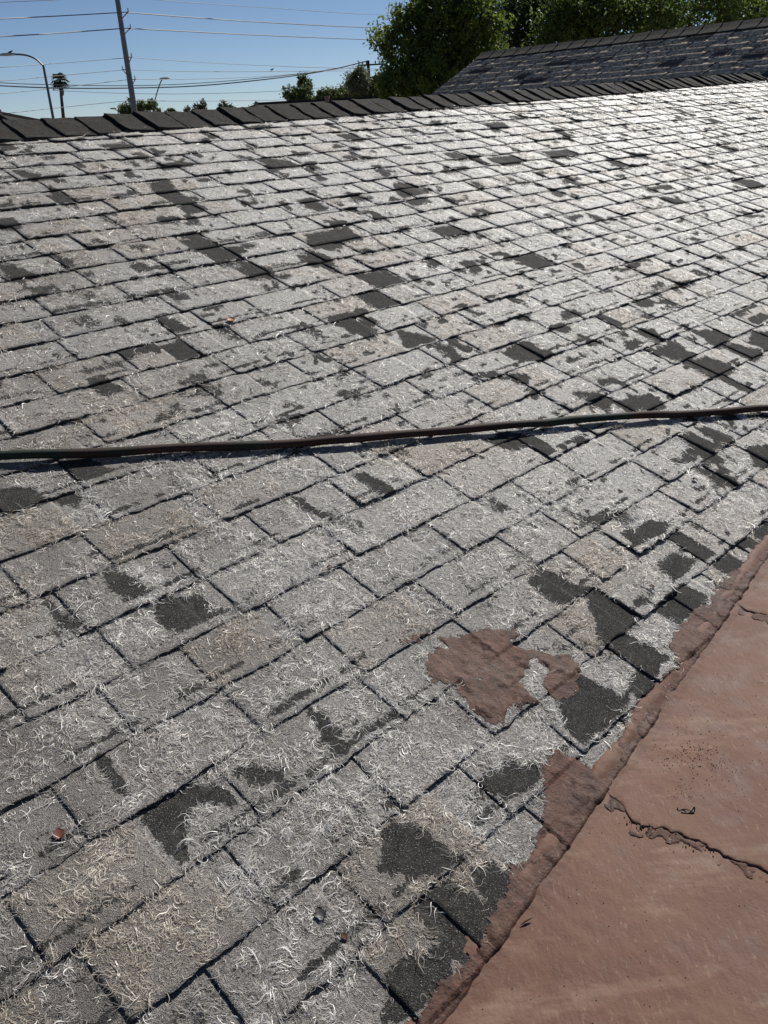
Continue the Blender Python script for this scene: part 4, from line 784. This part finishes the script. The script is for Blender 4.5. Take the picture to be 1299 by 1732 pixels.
WL = {'upper_left_top': 'highest wire left of the steel pole, crossing the top left corner', 'L1': 'second wire down left of the steel pole', 'L2': 'third wire down left of the steel pole',
 'L3': 'thin wire reaching the steel pole at the height of the curved lamp arm', 'L4': 'thin wire left of the steel pole passing just above the palm crown', 'L5': 'thin wire left of the steel pole passing behind the palm crown',
 'R0': 'faint topmost wire right of the steel pole', 'R1': 'bold upper wire right of the steel pole running into the big tree', 'R2': 'bold second wire right of the steel pole running into the big tree',
 'R3': 'thin wire right of the steel pole, third below the top brackets', 'R4': 'thin wire right of the steel pole with the tiny bird on it', 'R5': 'thin wire climbing from the steel pole lowest bracket to the wooden pole crossarm',
 'B1': 'upper strand of the sagging bundle rising to the wooden pole', 'B2': 'thick lower strand of the sagging bundle rising to the wooden pole', 'B3': 'faint low wire below the sagging bundle',
 'B4': 'low wire left of the steel pole just above the far roofs', 'B5': 'low faint wire right of the steel pole above the far treetops', 'B6': 'lowest wire running along the roof ridge line behind the trees'}
WR_ = {'R1': .045, 'R2': .045, 'L1': .04, 'L2': .042, 'B2': .065, 'B1': .04}
for k, pts_ in WIRES.items():
    g = G(); pp = smooth_path(pts_, 40); g.tube([tuple(q) for q in pp], WR_.get(k, .024)*.85, 5)
    tag(g.build('power_line', M_WIRE), WL[k], 'power line', 'wires strung across the sky')
# ------------------------------------------------------------------ far roofs
def hip_house(cx_, cy_, az, L_, W_, ztop, slope, label, gable=False):
    root = empty('far_house', (cx_, cy_, 0), label, 'house'); ca, sa = math.cos(az), math.sin(az)
    def T(x, y, z): return (cx_+x*ca-y*sa, cy_+x*sa+y*ca, z)
    hz = W_/2*math.tan(slope); e = ztop-hz; r = L_/2-(W_/2 if not gable else 0); g = G()
    c = [T(-L_/2, -W_/2, e), T(L_/2, -W_/2, e), T(L_/2, W_/2, e), T(-L_/2, W_/2, e)]; r0, r1 = T(-r, 0, ztop), T(r, 0, ztop)
    g.quad(c[0], c[1], r1, r0); g.quad(c[2], c[3], r0, r1); g.quad(c[1], c[2], r1); g.quad(c[3], c[0], r0)
    g.quad(*[(q[0], q[1], q[2]-.02) for q in c[::-1]]); rf = g.build('roof', M_CAP, root)
    g = G(); g.tube([T(-r-.1, 0, ztop+.01), T(r+.1, 0, ztop+.01)], .06, 6)
    for a, b in ((c[0], r0), (c[1], r1), (c[2], r1), (c[3], r0)):
        if not gable: g.tube([a, b], .05, 6)
    g.build('ridge_trim', M_CAP, rf)
    g = G(); g.box((cx_, cy_, (e-.05)/2), L_-.8, W_-.8, e-.05, az); g.build('wall', M_STUCCO, root); return root, T
hl = V3(BG['houseL'][1])
hip_house(float(hl[0])-4.2, float(hl[1])+1.5, R(-8), 11.5, 6.2, float(hl[2])+.12, R(18), 'far house at the left edge, its dark hipped roof peaking over the ridge')
hm = V3(BG['houseM'][1]); hroot, _ = hip_house(float(hm[0]), 40.0, R(5), 11, 5.5, float(hm[2])+.03, R(16), 'far house with a low grey roof and vent pipe under the round tree')
vp = V3(BG['houseM'][3]); g = G(); zt_ = 5.15; g.tube([(vp[0]*38/30, 38, 4.3), (vp[0]*38/30, 38, zt_+.08)], .085, 8); g.tube([(vp[0]*38/30, 38, zt_+.06), (vp[0]*38/30, 38, zt_+.16)], .11, 8)
g.build('vent_pipe', m_simple('rusty_pipe', (.22, .14, .11), .7), hroot)
# ------------------------------------------------------------------ trees
def tree(name, clumps, label, cat, mat, nleaf, ls, group=None, sub=.3, trunk=True, lw=.45, seed=1, droop=0.):
    cl_ = np.array(clumps); rr = np.random.default_rng(seed)
    c = cl_[:, :3].copy(); r = cl_[:, 3]
    c[:, 1] += rr.uniform(-1, 1, len(c))*r*.9
    bx, by = float(np.average(c[:, 0], weights=r)), float(c[:, 1].mean())
    root = empty(name, (bx, by, 0), label, cat, group)
    wgt = r**2.4; wgt /= wgt.sum(); nsub = max(12, nleaf//38)
    ci = rr.choice(len(c), nsub, p=wgt); dv = rr.normal(size=(nsub, 3)); dv /= np.linalg.norm(dv, axis=1)[:, None]
    rad = rr.random(nsub)**.5*r[ci]*rr.uniform(.8, 1.12, nsub); sc_ = c[ci]+dv*rad[:, None]*np.array([1, 1, .9])
    sr = sub*r.mean()*rr.uniform(.5, 1.4, nsub)
    si = rr.integers(0, nsub, nleaf); off = rr.normal(size=(nleaf, 3))*.5*sr[si][:, None]
    if droop: off[:, 2] *= 1+droop; off[:, 2] -= droop*.3*sr[si]
    lp = sc_[si]+off
    a_ = rr.normal(size=(nleaf, 3)); a_[:, 2] -= droop*1.2; a_ /= np.linalg.norm(a_, axis=1)[:, None]
    b_ = np.cross(a_, rr.normal(size=(nleaf, 3))); b_ /= np.linalg.norm(b_, axis=1)[:, None]
    s_ = ls*rr.uniform(.6, 1.3, nleaf)[:, None]
    V_ = np.stack([lp-a_*s_*.5, lp+b_*s_*lw*.5, lp+a_*s_*.5, lp-b_*s_*lw*.5], 1).reshape(-1, 3)
    F_ = np.arange(nleaf*4).reshape(-1, 4)
    mesh_np('crown', V_, F_, mat, root, {'rnd': np.repeat(np.clip(rr.random(nsub)[si]*.7+rr.random(nleaf)*.4, 0, 1), 4)})
    g = G(); zt = float((c[:, 2]-r*.2).min()); top = float(c[:, 2].mean()); R0 = max(.07, .035*top)
    tr = smooth_path([(bx, by, -.1), (bx+R0, by, zt*.55), (bx-R0*.5, by, zt), (bx, by, top)], 10); g.tube([tuple(q) for q in tr], list(np.linspace(R0, R0*.3, 10)), 9); g.build('trunk', M_BARK, root)
    g = G()
    for q, rq in zip(c, r):
        st = tr[6]; m_ = (st+q)/2+np.array([0, 0, .12*np.linalg.norm(q-st)]); g.tube([tuple(x) for x in smooth_path([st, m_, q], 7)], list(np.linspace(R0*.42, R0*.06, 7)), 6)
        for _ in range(5):
            e = q+rr.normal(size=3)*rq*.45; g.tube([tuple(m_*.3+q*.7), tuple(e)], [R0*.09, R0*.02], 4)
    g.build('limbs', M_BARK, root)
    return root
L1 = m_leaf('ash_leaves', (.038, .072, .015), (.064, .108, .021), (.145, .19, .034), .42, .9)
L2 = m_leaf('dark_leaves', (.022, .042, .014), (.035, .062, .018), (.06, .095, .024), .3, .9)
L3 = m_leaf('mid_leaves', (.032, .062, .017), (.054, .094, .022), (.12, .17, .034), .40, .8)
LF = m_leaf('far_dull_leaves', (.050, .075, .028), (.075, .105, .036), (.12, .15, .05), .3, .3)
LC = m_leaf('far_dark_leaves', (.030, .046, .022), (.045, .062, .028), (.07, .09, .038), .2, .3)
LG = m_leaf('far_grey_leaves', (.075, .09, .05), (.10, .115, .062), (.14, .155, .08), .3, .3)
BT = 'tall trees behind the dark roof'
tree('leafy_tree', TREES['big1'], 'bright green drooping tree whose left side stands against the sky', 'tree', L1, 40000, .13, BT, .27, seed=1, droop=.35)
tree('dark_tree', TREES['big2'], 'near black tree between the bright drooping tree and the trees on the right', 'tree', L2, 19000, .15, BT, .28, seed=2)
tree('leafy_tree', TREES['big3'], 'mid green tree behind the peak of the dark roof', 'tree', L3, 20000, .14, BT, .26, seed=3, droop=.2)
tree('leafy_tree', TREES['big4'], 'green tree filling the top right corner above the dark roof', 'tree', L3, 23000, .14, BT, .26, seed=4, droop=.2)
FT = 'far trees along the horizon'
tree('bushy_tree', TREES['bushA'], 'bushy far tree around the foot of the steel pole', 'tree', LF, 5200, .24, FT, .4, seed=5)
tree('conifer', TREES['conA'], 'small pointed dark conifer over the ridge right of the slanting lamp', 'tree', LC, 2600, .28, FT, .4, seed=6)
tree('bushy_tree', TREES['roundA'], 'small round dark treetop just right of the pointed conifer', 'tree', LC, 1500, .28, FT, .4, seed=7)
tree('bushy_tree', TREES['roundD'], 'low treetop just left of the pointed conifer', 'tree', LC, 900, .3, FT, .4, seed=17)
tree('bushy_tree', TREES['roundB'], 'small low treetop left of the big round far tree', 'tree', LC, 1300, .3, FT, .4, seed=8)
tree('bushy_tree', TREES['roundC'], 'smallest treetop touching the left side of the big round far tree', 'tree', LF, 1000, .3, FT, .4, seed=9)
tree('round_tree', TREES['treeB'], 'big round dark far tree with a ragged top beside the grey far roof', 'tree', LF, 6500, .22, FT, .4, seed=10)
tree('bush', TREES['bushB'], 'low far bush right of the big round far tree', 'bush', LF, 5000, .22, FT, .4, seed=11)
tree('bush', TREES['bushC'], 'low green far bush left of the wooden utility pole', 'bush', LF, 7500, .22, FT, .4, seed=12)
tree('feathery_tree', TREES['treeC'], 'grey green feathery tree directly behind the wooden utility pole', 'tree', LG, 7000, .20, FT, .45, seed=13)
tree('round_tree', TREES['treeD'], 'dull green far tree between the wooden pole and the bright drooping tree', 'tree', LF, 8000, .22, FT, .4, seed=14)
# palm
pb, pm, pt = [V3(q) for q in BG['palm']]
palm = empty('palm_tree', (float(pb[0]), 150, 0), 'fan palm with a small shaggy crown beside the curved street lamp', 'palm tree')
g = G(); g.tube([(pb[0], 150, 0), (pb[0], 150, 6), tuple(pt)], [.34, .28, .22], 10); g.build('trunk', M_BARK, palm)
g = G(); g.tube([(pt[0], 150, pt[2]-2.1), (pt[0], 150, pt[2]-1.5), (pt[0], 150, pt[2]-.4)], [.2, .36, .2], 10); g.build('dead_skirt', m_simple('dead_fronds', (.09, .07, .045), .9, var=.4, scale=5), palm)
rr = random.Random(3); LP = m_leaf('palm_leaves', (.028, .04, .018), (.035, .055, .02), (.07, .09, .03), .15, .3)
for i in range(22):
    g = G(); az = rr.uniform(0, 6.28); el = rr.uniform(-.8, 1.15); L_ = rr.uniform(1.5, 2.1); d = np.array([math.cos(az)*math.cos(el), math.sin(az)*math.cos(el), math.sin(el)])
    tip = pt+d*L_*.18; side = np.cross(d, [0, 0, 1.]); side /= np.linalg.norm(side)+1e-6
    g.tube([tuple(pt), tuple(tip)], .03, 4)
    for j in range(9):
        a = (j-4)/4*1.2; dd = d*math.cos(a)+side*math.sin(a); e = tip+dd*1.3+np.array([0, 0, -.35-.2*abs(a)]); m_ = tip+dd*.7; nn = np.cross(dd, d*.3+np.array([0, 0, 1.])); nn /= np.linalg.norm(nn)+1e-6
        g.quad(tip, m_+nn*.07, e, m_-nn*.07); g.quad(tip, m_+np.cross(dd, nn)*.07, e, m_-np.cross(dd, nn)*.07)
    o = mesh_np('frond', np.array(g.v), g.f, LP, palm, {'rnd': np.full(len(g.v), rr.random())})
